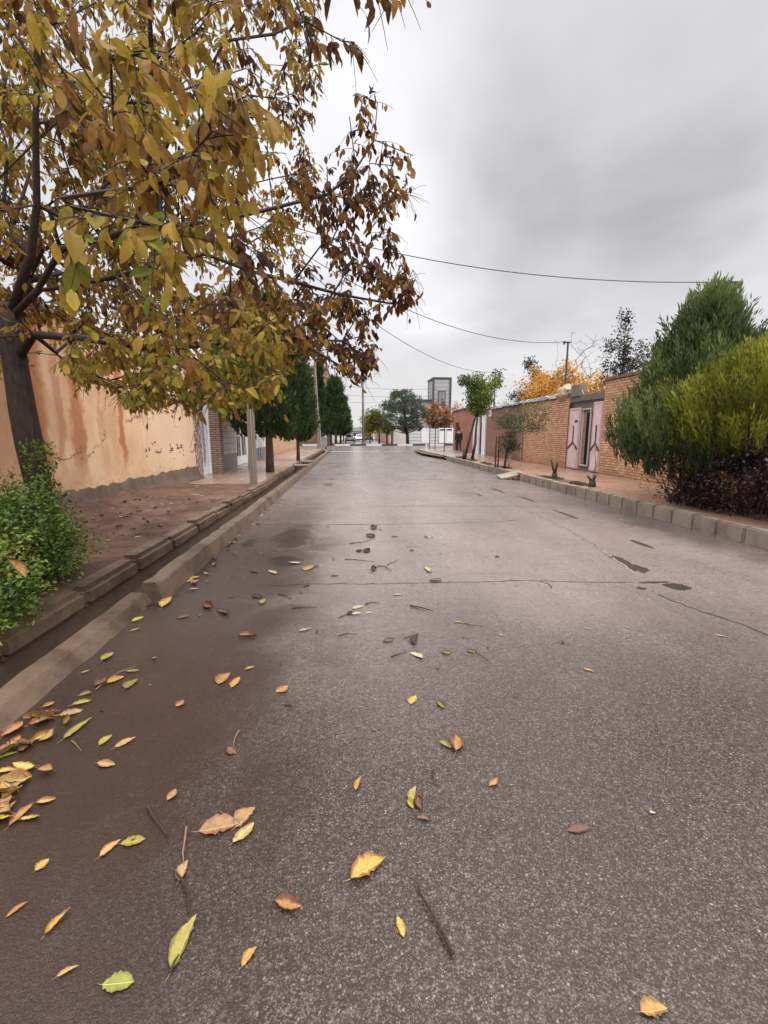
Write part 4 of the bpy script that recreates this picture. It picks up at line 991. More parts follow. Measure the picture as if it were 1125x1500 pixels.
# yellowing trees beyond the crossing
leafy('street_tree', 'round yellow green tree behind the lamp mast', (4.2, 67, .1), [(4.2, 67, 0), (4.2, 67, 1.4), (4.2, 67, 2.2)], ell(90, (3.6, 67, 3.5), (1.55, 1.4, 1.9)), M['mixgreen'], .45, .34, 24, .012, .35, thin=True, rad=.13)
leafy('street_tree', 'orange tinged street tree next to the lamp mast', (3.2, 76, .1), [(3.2, 76, 0), (3.2, 76, 1.6)], ell(70, (3.0, 76, 3.0), (1.1, 1.4, 1.9)), M['mixgreen'], .85, .36, 22, .012, .35, thin=True, rad=.12)
leafy('street_tree', 'dark green street tree between the yellow green tree and the pine', (5.6, 69, .1), [(5.6, 69, 0), (5.5, 69, 1.5)], ell(60, (5.2, 69, 2.9), (1.0, 1.2, 1.3)), M['mixgreen'], .15, .34, 22, .012, .3, thin=True, rad=.12)
leafy('street_tree', 'small pale tree far down the street behind the yellow green ones', (3.4, 110, .1), [(3.4, 110, 0), (3.4, 110, 2.2)], ell(50, (3.4, 110, 4.6), (1.2, 1.4, 2.6)), M['olive'], .6, .4, 10, .015, .35, thin=True, rad=.12)
leafy('street_tree', 'russet leaved tree before the grey tiled tower', (14.0, 71.6, .1), [(14, 71.6, 0), (14, 71.6, 2.), (13.9, 71.6, 3.)], ell(130, (13.7, 71.6, 4.3), (2.9, 1.5, 2.5)), M['russet'], .5, .36, 22, .012, .35, thin=True, rad=.16)
leafy('street_tree', 'thinner russet tree beside the tower, nearest the red wall', (17.0, 71.8, .1), [(17, 71.8, 0), (17, 71.8, 2.), (17, 71.8, 3.)], ell(70, (17.0, 71.8, 4.0), (1.6, 1.2, 2.3)), M['russet'], .75, .34, 16, .012, .35, thin=True, rad=.12)

# ------------------------------------------------------------------ shrubs
M['privet'] = leafmat('privet_leaves', [(0., (.028, .055, .010)), (.45, (.075, .13, .02)), (.8, (.15, .22, .032)), (1., (.24, .26, .05))], .3, .4, .2, .4)
M['plum'] = leafmat('plum_leaves', [(0., (.010, .006, .008)), (.5, (.026, .012, .016)), (.85, (.06, .03, .033)), (1., (.11, .065, .06))], .12, .32, .2, .5)
def shrub(name, label, base, blobs, n, m, L, W, tint, keep=None, cat='shrub', stems=22, barkm='bark2', parts='foliage'):
    t = thing(name, label, cat, base); b = MB(); sb = MB(); s = rv(30)
    for k in range(stems):
        c, rr = rnd.choice(blobs); d = rdir(); p = Vector(c) + Vector((d.x * rr[0], d.y * rr[1], abs(d.z) * rr[2])) * .85; o = Vector((base[0] + jit(-.5, .5) * rr[0], c[1] + jit(-.5, .5) * rr[1], base[2] - .05))
        sb.tube([o, o.lerp(p, .5) + rv(.06), p], [.014, .010, .004], 5)
    for k in range(n):
        c, rr = rnd.choice(blobs); d = rdir(); q = (1 + .55 * mnoise.noise(d * 2.1 + s + Vector(c))) * (jit(.3, 1.) ** .45)
        p = Vector((c[0] + d.x * rr[0] * q, c[1] + d.y * rr[1] * q, c[2] + d.z * rr[2] * q))
        if p.z < base[2] + .03 or (keep and not keep(p)): continue
        b.t = min(1, max(0, tint + .8 * mnoise.noise(p * 3.2) + jit(-.2, .2)))
        l_ = L * jit(.7, 1.35); b.leaf(p, d * .6 + rdir() * .9 + Vector((0, 0, .35)), Vector((0, 0, 1)) + rv(.9), l_, l_ * W, jit(0, .4), jit(0, .5), ((.45, 1.),))
    sb.build('stems', M[barkm], t); b.build(parts, m, t)
    return t
shrub('privet_shrub', 'dense small leaved green shrub at the foot of the walnut tree', (-3.1, 3.6, .2), [((-3.05, 3.35, .62), (.68, .75, .52)), ((-3.2, 3.9, .62), (.75, .65, .5)), ((-3.0, 4.2, .48), (.52, .6, .36)), ((-3.5, 3.2, .75), (.8, .9, .55)), ((-2.85, 2.9, .52), (.5, .7, .42)), ((-2.95, 3.95, .74), (.5, .55, .46)), ((-3.15, 4.3, .78), (.5, .45, .4)), ((-2.62, 3.0, .4), (.36, .75, .3))], 26000, M['privet'], .036, .6, .5, lambda p: p.x < -2.27 - .12 * max(0, .4 - p.z))
shrub('plum_shrub', 'dark purple leaved shrub under the yellow green thuja behind the kerb', (6.75, 6.4, .235), [((6.75, 6.7, .95), (.78, .8, .85)), ((6.7, 5.9, .9), (.7, .8, .8)), ((6.6, 7.3, .65), (.62, .6, .6)), ((6.9, 5.2, .9), (.8, .9, .8))], 9000, M['plum'], .055, .62, .4, lambda p: p.x > 5.93, stems=40)
shrub('bare_shrub', 'tangle of dark bare twigs and dry leaves below the tall thuja', (6.75, 8.1, .235), [((6.6, 8.3, .75), (.72, .75, .62)), ((6.5, 7.9, .5), (.55, .5, .4))], 2600, M['plum'], .045, .5, .55, lambda p: p.x > 5.95, stems=120)
# dry weeds beside the walnut trunk
for i, (x, y, n, hgt, lab) in enumerate(((-3.75, 5.6, 7, 1.0, 'dry brown weed stalks standing against the salmon wall'), (-3.35, 5.1, 4, 1.25, 'single tall dry weed leaning by the walnut trunk'))):
    z0 = soil_z(x, y); t = thing('dry_weed', lab, 'weed', (x, y, z0)); b = MB(); l_ = MB()
    for k in range(n):
        p = Vector((x + jit(-.25, .25), y + jit(-.25, .25), z0 - .03)); d = Vector((jit(-.35, .35), jit(-.3, .3), 1)).normalized(); h = hgt * jit(.6, 1.); q = p + d * h
        b.tube([p, p.lerp(q, .5) + rv(.03), q], [.005, .004, .002], 5)
        for m_ in range(7):
            s = p.lerp(q, jit(.35, 1)); e = s + (d + rv(.9)).normalized() * jit(.06, .2); b.tube([s, e], [.003, .0015], 4)
            for _ in range(3): l_.t = jit(.2, .7); l_.leaf(e, rdir(), rdir(), .03, .015, .2, .2, ((.5, 1.),))
    b.build('stalks', M['dry'], t); l_.build('foliage', M['olive'], t)  # the foliage mesh is the weeds' dry seed heads
# a low tuft of leaves climbing on the walnut trunk, and grass along the strips
b = MB(); c0 = atY(62, 678, 4.45)
for k in range(190):
    p = c0 + Vector((jit(-.13, .13), jit(-.1, .08), jit(-.2, .2))); b.t = jit(.3, .9); b.leaf(p, rdir() + Vector((0, -.4, .2)), rdir(), .045, .028, .2, .2, ((.45, 1.),))
o = thing('ivy_shoot', 'sprig of green leaves growing against the walnut trunk', 'shoot', (c0.x, c0.y, .2)); b.build('leaves', M['privet'], o)
b = MB(); b.tube([(c0.x, c0.y, .15), c0 + Vector((.02, 0, -.25)), c0 + Vector((0, 0, .15))], [.008, .006, .003], 5); b.build('stem', M['twig'], o)
b = MB()
def tufts(n, x0, x1, y0, y1, zf, h, rx=1.):
    for k in range(n):
        x, y = jit(x0, x1), jit(y0, y1)
        if mnoise.noise(Vector((x * 2, y * 1.1, 4))) < -.05: continue
        p = Vector((x, y, zf(x, y))); d = Vector((jit(-.5, .5), jit(-.5, .5), 1)).normalized(); s = d.cross(rdir()).normalized(); b.t = jit(.1, .9); b.blade(p, d, s, h * jit(.5, 1.4), .008)
tufts(2600, 6.0, 6.35, 11.2, 14.3, lambda x, y: .233, .07); tufts(1500, 6.0, 6.3, 17, 20.5, lambda x, y: .233, .09); tufts(1400, 6.0, 6.4, 22, 25.5, lambda x, y: .233, .1)
b.build('grass', M['olive'], kind='stuff')
b = MB(); tufts(1400, -4.8, -4.0, 4.2, 7.0, soil_z, .1); b.build('grass', M['olive'], kind='stuff')
b = MB()
for y0, y1 in ((11.2, 14.3), (17, 20.6), (22, 25.6)): b.quad((5.96, y0, .239), (6.4, y0 + .1, .239), (6.42, y1, .239), (5.96, y1 - .1, .239))
b.build('planting_strip', M['soil'], kind='structure')
# ------------------------------------------------------------------ poles, masts and cables
q = at(372, 709, .2)
t = thing('utility_pole', 'square concrete utility pole on the pavement edge, half hidden by walnut leaves', 'pole', q); PX, PY = q.x, q.y
b = MB(); n0 = len(b.v)
for z, s in ((.15, .09), (2.5, .085), (5, .078), (7.5, .07)):
    for sx, sy in ((-1, -1), (1, -1), (1, 1), (-1, 1)): b.v.append((PX + sx * s + jit(-.004, .004), PY + sy * s, z))
for i in range(3):
    for k in range(4): b.face((i * 4 + k, i * 4 + (k + 1) % 4, i * 4 + 4 + (k + 1) % 4, i * 4 + 4 + k))
b.face((12, 13, 14, 15)); b.build('post', M['concrete'], t)
b = MB(); b.box(PX - .5, PX + .5, PY - .15, PY - .1, 7.1, 7.2); b.build('crossarm', M['rust'], t)
b = MB(); b.tube([(PX + .02, PY - .1, .4), (PX + .02, PY - .09, 6.9)], .012, 6); b.build('conduit', M['steel'], t)
masts = []
for px, X, dz_, lab in ((1050, 8.75, 4.98, 'cable mast standing behind the tall dark thuja'), (823, 8.75, 5.22, 'dark cable mast rising from the wall by the clay lump'), (722, 8.75, 5.25, 'thinner cable mast above the brown wall and white door')):
    d = ray(px, VPY); Y = d.y * X / d.x; t = thing('cable_mast', lab, 'mast', (X, Y, .2), 'cable masts on the garden walls')
    b = MB(); b.tube([(X, Y, .15), (X, Y, dz_)], .038, 8); b.build('pipe', M['rust'], t)
    b = MB(); b.box(X - .2, X + .1, Y - .025, Y + .025, dz_ - .04, dz_ + .01); b.tube([(X - .16, Y, dz_ - .1), (X - .16, Y, dz_ + .03)], .035, 8); b.build('bracket', M['black'], t)
    masts.append(Vector((X - .2, Y, dz_)))
for mt, sag, lab in zip(masts, (.5, .95, 1.05), ('highest black cable running from the concrete pole to the mast by the thuja', 'black cable sagging from the concrete pole to the mast by the clay lump', 'lowest black cable sagging from the concrete pole to the mast above the brown wall')):
    a = Vector((PX, PY - .1, 7.15)); pts = []
    for i in range(41):
        u = i / 40; p = a.lerp(mt, u); p.z -= sag * 4 * u * (1 - u); pts.append(p)
    b = MB(); b.tube(pts, .011, 5); b.build('overhead_cable', M['cable'], org=a, label=lab, cat='cable')
q = at(467.5, 658.5, .05); tp = atY(459.5, 500, q.y)
t = thing('utility_pole', 'leaning grey utility pole at the street corner beside the bin', 'pole', q)
b = MB(); b.tube([(q.x, q.y, 0), q.lerp(tp, .5), tp], [.17, .14, .1], 10); b.build('post', M['concrete'], t)
b = MB(); b.tube([(q.x + .22, q.y - .1, 0), (q.x + .1, q.y - .12, 2.7), (q.x - .08, q.y - .15, 4.4)], .06, 7); b.build('stay', M['steel'], t)
b = MB(); b.box(tp.x - .7, tp.x + .7, tp.y - .05, tp.y + .05, tp.z - .5, tp.z - .4); b.build('crossarm', M['rust'], t)
t = thing('lamp_mast', 'tall slim grey street lamp mast on the median at the crossing', 'lamp post', (1.66, 61.2, .15))
b = MB(); b.tube([(1.66, 61.2, .1), (1.68, 61.2, 8), (1.72, 61.2, 16.6)], [.17, .13, .08], 10); b.build('post', M['steel'], t, smooth=True)
b = MB(); b.add(*bmesh_box(1.36, 1.96, 60.9, 61.5, .1, .42, .05)); b.build('base', M['concrete'], t)
for s in (-1, 1):
    b = MB(); b.tube([(1.72, 61.2, 16.5), (1.72 + s * .9, 61.2, 17.0)], .045, 6); ar = b.build('arm', M['steel'], t); b = MB(); b.add(*bmesh_box(1.72 + s * .9 - .25, 1.72 + s * .9 + .25, 61.05, 61.35, 16.93, 17.08, .03)); b.build('lamp_head', M['offwhite'], ar)
for i, (z0, z1, lab) in enumerate(((9.6, 8.7, 'topmost of the three thin wires strung across the far crossing'), (8.2, 7.6, 'middle of the three thin wires strung across the far crossing'), (6.9, 7.0, 'lowest of the three thin wires strung across the far crossing'))):
    b = MB(); b.tube([(-6 + 20 * k / 20, 73 + .1 * i, z0 + (z1 - z0) * k / 20 - .5 * 4 * (k / 20) * (1 - k / 20)) for k in range(21)], .022, 4); b.build('overhead_wire', M['cable'], org=(-6, 73, z0), label=lab, cat='wire', group='wires over the crossing')
for px, y1, r_, mm, lab in ((624.5, 661, .07, 'white', 'white painted post at the corner of the pavement'), (629, 660.5, .035, 'rust', 'dark thin post right beside the white post'), (637, 662, .035, 'rust', 'dark thin post standing between the others by the grey panel'), (650.5, 664, .035, 'rust', 'dark thin post in front of the white double door, nearest the red wall')):
    q = at(px, y1, .12); b = MB(); h = 2.15 if mm == 'rust' else 1.95
    b.tube([(q.x, q.y, .05), (q.x + .01, q.y, h)], r_, 8); b.tube([(q.x + .01, q.y, h + .001), (q.x + .01, q.y, h + .05)], r_ * 1.5, 8); b.build('post', M[mm], org=q, label=lab, cat='post', group='posts at the pavement corner')
b = MB(); pts = [at(px, py, .02) for px, py in ((606, 662), (622, 661), (655, 668), (668, 676), (640, 671), (618, 667))]
b.quad(*[(p.x, p.y, .16) for p in pts]); b.quad(*[(p.x, p.y, .0) for p in pts][:3], (pts[2].x, pts[2].y, .16)); b.build('corner_earth', M['soil'], kind='structure')
q = at(473.5, 657, .08); t = thing('street_bin', 'grey metal street bin at the corner beside the leaning pole', 'bin', q)
b = MB(); b.add(*bmesh_box(q.x - .36, q.x + .36, q.y - .3, q.y + .3, .25, 1.12, .03)); b.build('body', plain('bin_grey', (.20, .20, .195), .6, .2), t)
b = MB(); b.add(*bmesh_box(q.x - .39, q.x + .39, q.y - .33, q.y + .33, 1.122, 1.2, .02)); b.build('lid', M['steel'], t)
for sx in (-1, 1):
    b = MB(); b.box(q.x + sx * .27 - .05, q.x + sx * .27 + .05, q.y - .25, q.y + .25, .02, .249); b.build('foot', M['black'], t)

# ------------------------------------------------------------------ buildings beyond the crossing
def clad(name, c1, c2, joint, w, h, rough=.5):
    n = NT(name); p = n.pos(); x, y, z = n.xyz(p)
    bk = n.n('TexBrick', {'offset': 0.}, Vector=n.vec(n.math('ADD', x, y), z, 0.), Scale=1., Mortar__Size=.035, Brick__Width=w, Row__Height=h, Color1=c1, Color2=c2, Mortar=joint)
    s = n.noise(p, 1.1, 5); return n.end(n.bsdf(n.mix(n.math('MULTIPLY', s, .35), bk.outputs['Color'], tuple(k * .6 for k in c1)), rough, .4))
M['clad'] = clad('grey_cladding', (.38, .38, .39), (.43, .43, .44), (.10, .10, .105), 3., .62)
M['clad_w'] = clad('banded_white_wall', (.52, .52, .52), (.58, .58, .58), (.12, .12, .13), 6., .5)
M['darkframe'] = plain('dark_frame', (.06, .062, .065), .5, .15)
X7 = lambda px, Y=70: (px - 514) / 652. * Y
t = thing('house', 'grey tiled house with a tall stair tower behind the russet tree', 'house', (14, 78, .1))
xa, xb = X7(633, 76), X7(658, 76)
b = MB(); b.box(xa, xb, 76, 81, 0, 10.5); b.build('tower', M['clad'], t)
b = MB()
for x in (xa, xb): b.box(x - .16, x + .16, 75.88, 76.1, 0, 10.6)
b.box(xa - .16, xb + .16, 75.9, 81.1, 10.602, 10.85); b.box(xa - .06, xa + .02, 80.8, 81.1, 4, 10.6); b.build('corner_trim', M['darkframe'], t)
b = MB(); wa, wb = X7(640, 76), X7(651, 76); b.box(wa, wb, 75.94, 76.05, 6.3, 8.7); wn = b.build('window', M['darkframe'], t)
b = MB(); b.box(wa + .15, (wa + wb) / 2 - .05, 75.9, 75.939, 6.45, 8.5); b.box((wa + wb) / 2 + .05, wb - .15, 75.9, 75.939, 6.45, 8.5); b.build('pane', plain('pale_pane', (.22, .23, .24), .15, .3, 1., 0), wn)
b = MB(); b.box(9.5, xa - .01, 77, 86, 0, 7.0); b.build('wing', M['offwhite'], t); b = MB(); b.box(9.3, xa - .02, 76.7, 86.2, 7.002, 7.3); b.build('roof', M['darkframe'], t)
b = MB(); b.box(10.2, 11.4, 76.93, 76.99, 4.2, 5.8); b.box(12.2, 13.4, 76.93, 76.99, 4.2, 5.8); b.build('window', M['dark_glass'], t)
t = thing('front_wall', 'white banded front wall with gates before the grey tower house', 'wall', (11, 70, .1))
b = MB(); b.box(6.6, 9.1, 70, 70.25, 0, 2.55); b.build('grey_panel', M['offwhite'], t)
b = MB(); b.box(9.15, 11.0, 70, 70.25, 0, 2.35); b.box(12.2, 13.8, 70.02, 70.25, 0, 2.35); b.build('banded_panel', M['clad_w'], t)
b = MB(); b.box(11.02, 12.18, 69.95, 70.1, .12, 2.4); b.build('gate', M['white'], t)
b = MB(); b.box(13.82, 16.1, 69.9, 70.1, .12, 2.45); db = b.build('double_door', M['white'], t)
b = MB()
for x in (14.35, 15.45): b.box(x - .38, x + .38, 69.87, 69.899, 2.05, 2.3)
b.build('vent', M['darkframe'], db)
b = MB(); b.box(14.93, 14.97, 69.88, 69.899, .15, 2.4); b.build('seam', M['darkframe'], db)
b = MB(); b.box(5.5, 5.75, 69.9, 70.2, 0, 2.8); b.box(6.2, 6.58, 69.9, 70.2, 0, 2.8); b.build('pillar', plain('brown_pillar', (.13, .075, .055), .7, .2), t)
b = MB(); b.box(16.12, 30, 70, 70.25, 0, 2.4); b.build('side_panel', M['offwhite'], t)
t = thing('apartment_house', 'tall unfinished brick apartment house showing over the cypresses', 'building', (-7, 95, .1))
b = MB(); b.box(-9.6, -6.4, 95, 112, 0, 14.6); b.build('wall', M['mud'], t)
b = MB(); b.box(-6.38, -4.75, 94.6, 112, 0, 14.6); b.build('bay', M['brick2'], t)
b = MB(); b.box(-9.8, -4.6, 94.3, 112.2, 14.602, 15.1); b.build('roof_slab', M['greybrown'], t)
for z in (11.0, 7.8, 4.6):
    b = MB(); b.box(-6.0, -5.1, 94.5, 94.59, z, z + 1.9); wn = b.build('window', plain('ochre_infill', (.45, .27, .13), .8, .2) if z > 10 else M['dark_glass'], t)
    b = MB(); b.box(-6.1, -5.0, 94.4, 94.56, z - .12, z - .002); b.build('sill', M['offwhite'], wn)
    b = MB(); b.box(-9.0, -7.2, 94.9, 94.99, z, z + 1.8); b.build('window', M['dark_glass'], t)
b = MB()
for z in (3.4, 6.6, 9.8, 13.):
    b = MB(); b.box(-9.65, -4.7, 94.45, 94.98, z, z + .25); b.build('floor_band', M['offwhite'], t)
t = thing('corner_house', 'dark brown brick house behind the leaning pole', 'house', (-6.5, 75, .1))
b = MB(); b.box(-12, -5.45, 75, 84, 0, 9.8); b.build('wall', M['brick2'], t); b = MB(); b.box(-12.2, -5.3, 74.8, 84.2, 9.802, 10.1); b.build('roof', M['darkframe'], t)
b = MB()
for z in (1.2, 4.4, 7.3):
    b = MB(); b.box(-8.2, -6.6, 74.9, 74.99, z, z + 1.6); b.build('window', M['dark_glass'], t)
t = thing('garden_wall', 'white garden wall at the crossing below the dark cypresses', 'wall', (-3.5, 74, .1))
b = MB(); b.box(-5.3, -2.3, 74.2, 74.45, 0, 2.6); b.build('wall', M['offwhite'], t); b = MB(); b.box(-5.35, -2.25, 74.1, 74.5, 2.602, 2.72); b.build('coping', M['mud'], t)
b = MB(); b.box(-3.9, -3.1, 74.12, 74.19, .1, 2.2); b.build('door', M['darkframe'], t)
t = thing('garden_wall', 'grey wall along the cross street behind the cypress trunks', 'wall', (-20, 73, .1))
b = MB(); b.box(-40, -12.1, 74.5, 74.8, 0, 3.); b.build('wall', M['offwhite'], t); b = MB(); b.box(-40, -12.1, 74.4, 74.9, 3.002, 3.1); b.build('coping', M['mud'], t)
t = thing('far_hall', 'long low dark roofed building closing the far end of the street', 'building', (1, 190, 0))
b = MB(); b.box(-14, 22, 190, 200, 0, 2.6); b.build('wall', M['offwhite'], t)
b = MB(); b.quad((-15, 189, 2.602), (23, 189, 2.602), (23, 195, 4.2), (-15, 195, 4.2)); b.quad((-15, 201, 2.602), (-15, 195, 4.2), (23, 195, 4.2), (23, 201, 2.602)); b.build('roof', M['darkframe'], t)
t = thing('garden_wall', 'pale pink wall behind the parked black car far down the street', 'wall', (7, 95, .1))
b = MB(); b.box(6.3, 6.6, 76, 120, 0, 2.5); b.build('wall', plain('pink_wall', (.40, .25, .2), .8, .15), t); b = MB(); b.box(6.25, 6.65, 76, 120, 2.502, 2.6); b.build('coping', M['offwhite'], t)

# ------------------------------------------------------------------ parked cars far down the street
def car(label, x, y, rz, paint, rough=.3, van=False):
    t = thing('parked_car', label, 'car', (0, 0, 0), 'cars parked beyond the crossing')
    pm = plain('car_paint_' + paint[0], paint[1], rough, .05, 3., 0)
    H = 1.75 if van else 1.45
    # sections along the car: y, half width, bottom, shoulder height
    lower = [(-2.0, .70, .45, .80), (-1.92, .79, .30, .92), (-1.2, .83, .24, .95), (1.0, .83, .24, .92), (1.75, .78, .28, .78), (1.98, .68, .42, .66)]
    b = MB(); k = 8
    for yy_, w_, z0, z1 in lower:
        for sx, zz_ in ((-1, z0), (-1.02, z0 + .3 * (z1 - z0)), (-1, z1 - .06), (-.93, z1), (.93, z1), (1, z1 - .06), (1.02, z0 + .3 * (z1 - z0)), (1, z0)): b.v.append((sx * w_, yy_, zz_))
    for i in range(len(lower) - 1):
        for j in range(k): b.face((i * k + j, i * k + (j + 1) % k, (i + 1) * k + (j + 1) % k, (i + 1) * k + j))
    b.face(tuple(range(k))); b.face(tuple(reversed(range((len(lower) - 1) * k, len(lower) * k)))); b.build('body', pm, t, smooth=False)
    ca = [(-1.88, .72, .9), (-1.45 if not van else -1.8, .60, H), (.1, .60, H), (.95, .70, .9)]
    b = MB()
    for yy_, w_, zz_ in ca: b.v.append((-w_, yy_, zz_)); b.v.append((w_, yy_, zz_))
    for q_ in ((2, 3, 5, 4), (0, 1, 3, 2), (4, 5, 7, 6), (0, 2, 4, 6), (1, 7, 5, 3)): b.face(q_)
    b.build('cabin', pm, t)
    def panel(name, pts, m, off):
        b = MB(); c = sum((Vector(p) for p in pts), Vector()) / 4; q_ = [Vector(p).lerp(c, .12) + Vector(off) for p in pts]
        b.quad(*q_); b.quad(*[p - Vector(off) * .6 for p in reversed(q_)]); b.build(name, m, t)
    V = lambda i, s: (ca[i][1] * s, ca[i][0], ca[i][2])
    panel('rear_window', [V(0, -1), V(0, 1), V(1, 1), V(1, -1)], M['dark_glass'], (0, -.012, .006)); panel('windscreen', [V(2, -1), V(2, 1), V(3, 1), V(3, -1)], M['dark_glass'], (0, .012, .008))
    for s in (-1, 1): panel('side_window', [V(0, s), V(1, s), V(2, s), V(3, s)], M['dark_glass'], (s * .014, 0, 0))
    for s in (-1, 1):
        for yy_ in (-1.25, 1.25):
            b = MB(); b.tube([(s * .66, yy_, .3), (s * .84, yy_, .3)], .3, 14); wh = b.build('wheel', M['black'], t); b = MB(); b.tube([(s * .841, yy_, .3), (s * .86, yy_, .3)], .18, 10); b.build('rim', M['steel'], wh)
        b = MB(); b.box(s * .62 - .13, s * .62 + .13, -2.01, -1.9, .68, .84); b.build('tail_light', plain('tail_red', (.35, .02, .015), .3, .1, 2., 0), t)
        b = MB(); b.box(s * .55 - .14, s * .55 + .14, 1.9, 1.99, .56, .68); b.build('headlight', M['offwhite'], t)
    b = MB(); b.add(*bmesh_box(-.76, .76, -2.1, -1.9, .34, .54, .04)); b.add(*bmesh_box(-.72, .72, 1.9, 2.06, .32, .5, .04)); b.build('bumper', M['black'], t)
    b = MB(); b.box(-.26, .26, -2.012, -1.98, .58, .68); b.build('number_plate', M['offwhite'], t)
    t.location = (x, y, 0); t.rotation_euler = (0, 0, rz); return t
car('silver grey hatchback parked under the cypresses, seen from behind', X7(512.5, 80), 80, 0, ('silver', (.30, .30, .31)))
car('white van beyond the silver hatchback', X7(520.5, 101), 101, 0, ('white', (.6, .6, .6)), .3, True)
car('white car driving up the middle of the far street', X7(526, 93), 93, R(180), ('pale', (.66, .66, .66)))
car('black car parked by the pale pink wall', X7(540, 96), 96, 0, ('black', (.014, .014, .016)), .15)

# ------------------------------------------------------------------ the person on the pavement
def skin(name, verts, edges, radii, m, parent, sub=2, root=0):
    import bmesh
    me = bpy.data.meshes.new(name); bm = bmesh.new(); ly = bm.verts.layers.skin.verify(); vv = [bm.verts.new(v) for v in verts]
    for a_, c_ in edges: bm.edges.new((vv[a_], vv[c_]))
    for i, (v, r_) in enumerate(zip(vv, radii)):
        v[ly].radius = r_ if isinstance(r_, tuple) else (r_, r_); v[ly].use_root = i == root
    bm.to_mesh(me); bm.free(); me.materials.append(m)
    o = bpy.data.objects.new(name, me); COL.objects.link(o); o.parent = parent
    o.modifiers.new('skin', 'SKIN').use_smooth_shade = True; s = o.modifiers.new('smooth', 'SUBSURF'); s.levels = s.render_levels = sub
    return o
q = at(671.5, 662.5, .235)
t = thing('person', 'person in a dark coat and trousers walking along the red wall', 'person', (q.x, q.y, .235))
J = [(0, 0, .95), (0, .01, 1.15), (0, .0, 1.38), (0, .01, 1.5), (0, .03, 1.62), (0, .03, 1.72), (-.09, 0, .9), (-.11, .1, .5), (-.11, .02, .09), (-.11, .15, .04), (.09, 0, .9), (.1, -.06, .5), (.1, -.26, .12), (.1, -.14, .04),
     (-.19, 0, 1.42), (-.25, -.08, 1.14), (-.24, .06, .9), (-.23, .1, .8), (.19, 0, 1.42), (.25, .08, 1.14), (.25, .02, .88), (.25, .04, .78)]
Ed = [(0, 1), (1, 2), (2, 3), (3, 4), (4, 5), (0, 6), (6, 7), (7, 8), (8, 9), (0, 10), (10, 11), (11, 12), (12, 13), (2, 14), (14, 15), (15, 16), (16, 17), (2, 18), (18, 19), (19, 20), (20, 21)]
Rd = [(.14, .1), (.13, .09), (.15, .1), .055, (.085, .1), (.06, .075), .085, .055, .04, .035, .085, .055, .04, .035, .06, .042, .034, .03, .06, .042, .034, .03]
M['skin_tone'] = plain('skin_tone', (.36, .20, .13), .6, .1); M['darkcloth'] = plain('dark_cloth', (.013, .013, .015), .85, .3, 20.)
skin('body', J, Ed, Rd, M['skin_tone'], t)
ci = [0, 1, 2, 14, 15, 16, 18, 19, 20]
skin('coat', [(0, 0, .72)] + [J[i] for i in ci], [(0, 1), (1, 2), (2, 3), (3, 4), (4, 5), (5, 6), (3, 7), (7, 8), (8, 9)], [(.19, .14), (.18, .14), (.165, .125), (.18, .13), .08, .06, .052, .08, .06, .052], M['darkcloth'], t, root=2)
skin('trousers', [J[i] for i in (0, 6, 7, 8, 10, 11, 12)], [(0, 1), (1, 2), (2, 3), (0, 4), (4, 5), (5, 6)], [(.15, .115), .1, .075, .06, .1, .075, .06], M['darkcloth'], t)
skin('hair', [(0, .02, 1.62), (0, .01, 1.7), (0, .02, 1.76)], [(0, 1), (1, 2)], [(.095, .1), (.09, .1), (.05, .06)], plain('dark_hair', (.012, .010, .009), .6, .2), t, root=1)

# ------------------------------------------------------------------ fallen leaves and twigs, each one its own
def litter_mat(name, base, edge_c, vein, amount):
    n = NT(name); o = n.obj(); x, y, z = n.xyz(o); e = n.n('Attribute', {'attribute_name': 'edge'}).outputs['Fac']
    rn = n.n('ObjectInfo').outputs['Random']; seed = n.n('VectorMath', {'operation': 'ADD'}, _0=o, _1=n.vec(n.math('MULTIPLY', rn, 37.), n.math('MULTIPLY', rn, 11.), 0.)).outputs[0]
    n1 = n.noise(seed, 4.5, 5, .65); n2 = n.noise(seed, 26, 4, .6); ay = n.math('ABSOLUTE', y)
    c = n.mix(n.smooth(n1, .35, .65), base, tuple(k * .72 for k in base))
    c = n.mix(n.smooth(n.math('ADD', n.math('MULTIPLY', e, .75), n.math('MULTIPLY', n1, .8)), 1.0 - amount * .45, 1.3 - amount * .4), c, edge_c)
    c = n.mix(n.math('MULTIPLY', n.smooth(n2, .56, .7), .7), c, edge_c)
    rib = n.smooth(ay, .016, .004); side = n.math('SINE', n.math('MULTIPLY', n.math('SUBTRACT', x, n.math('MULTIPLY', ay, .8)), 75.)); side = n.math('MULTIPLY', n.smooth(side, .86, .98), .28)
    c = n.mix(n.math('MAXIMUM', rib, side), c, vein)
    hv = n.n('HueSaturation', None, Hue=n.math('MULTIPLY_ADD', rn, .03, .485), Saturation=1., Value=n.math('MULTIPLY_ADD', rn, .35, .82), Color=c).outputs[0]
    return n.end(n.bsdf(hv, .38, .4, n.bump(n.math('ADD', n.math('MAXIMUM', rib, side), n2), .4, .01)))
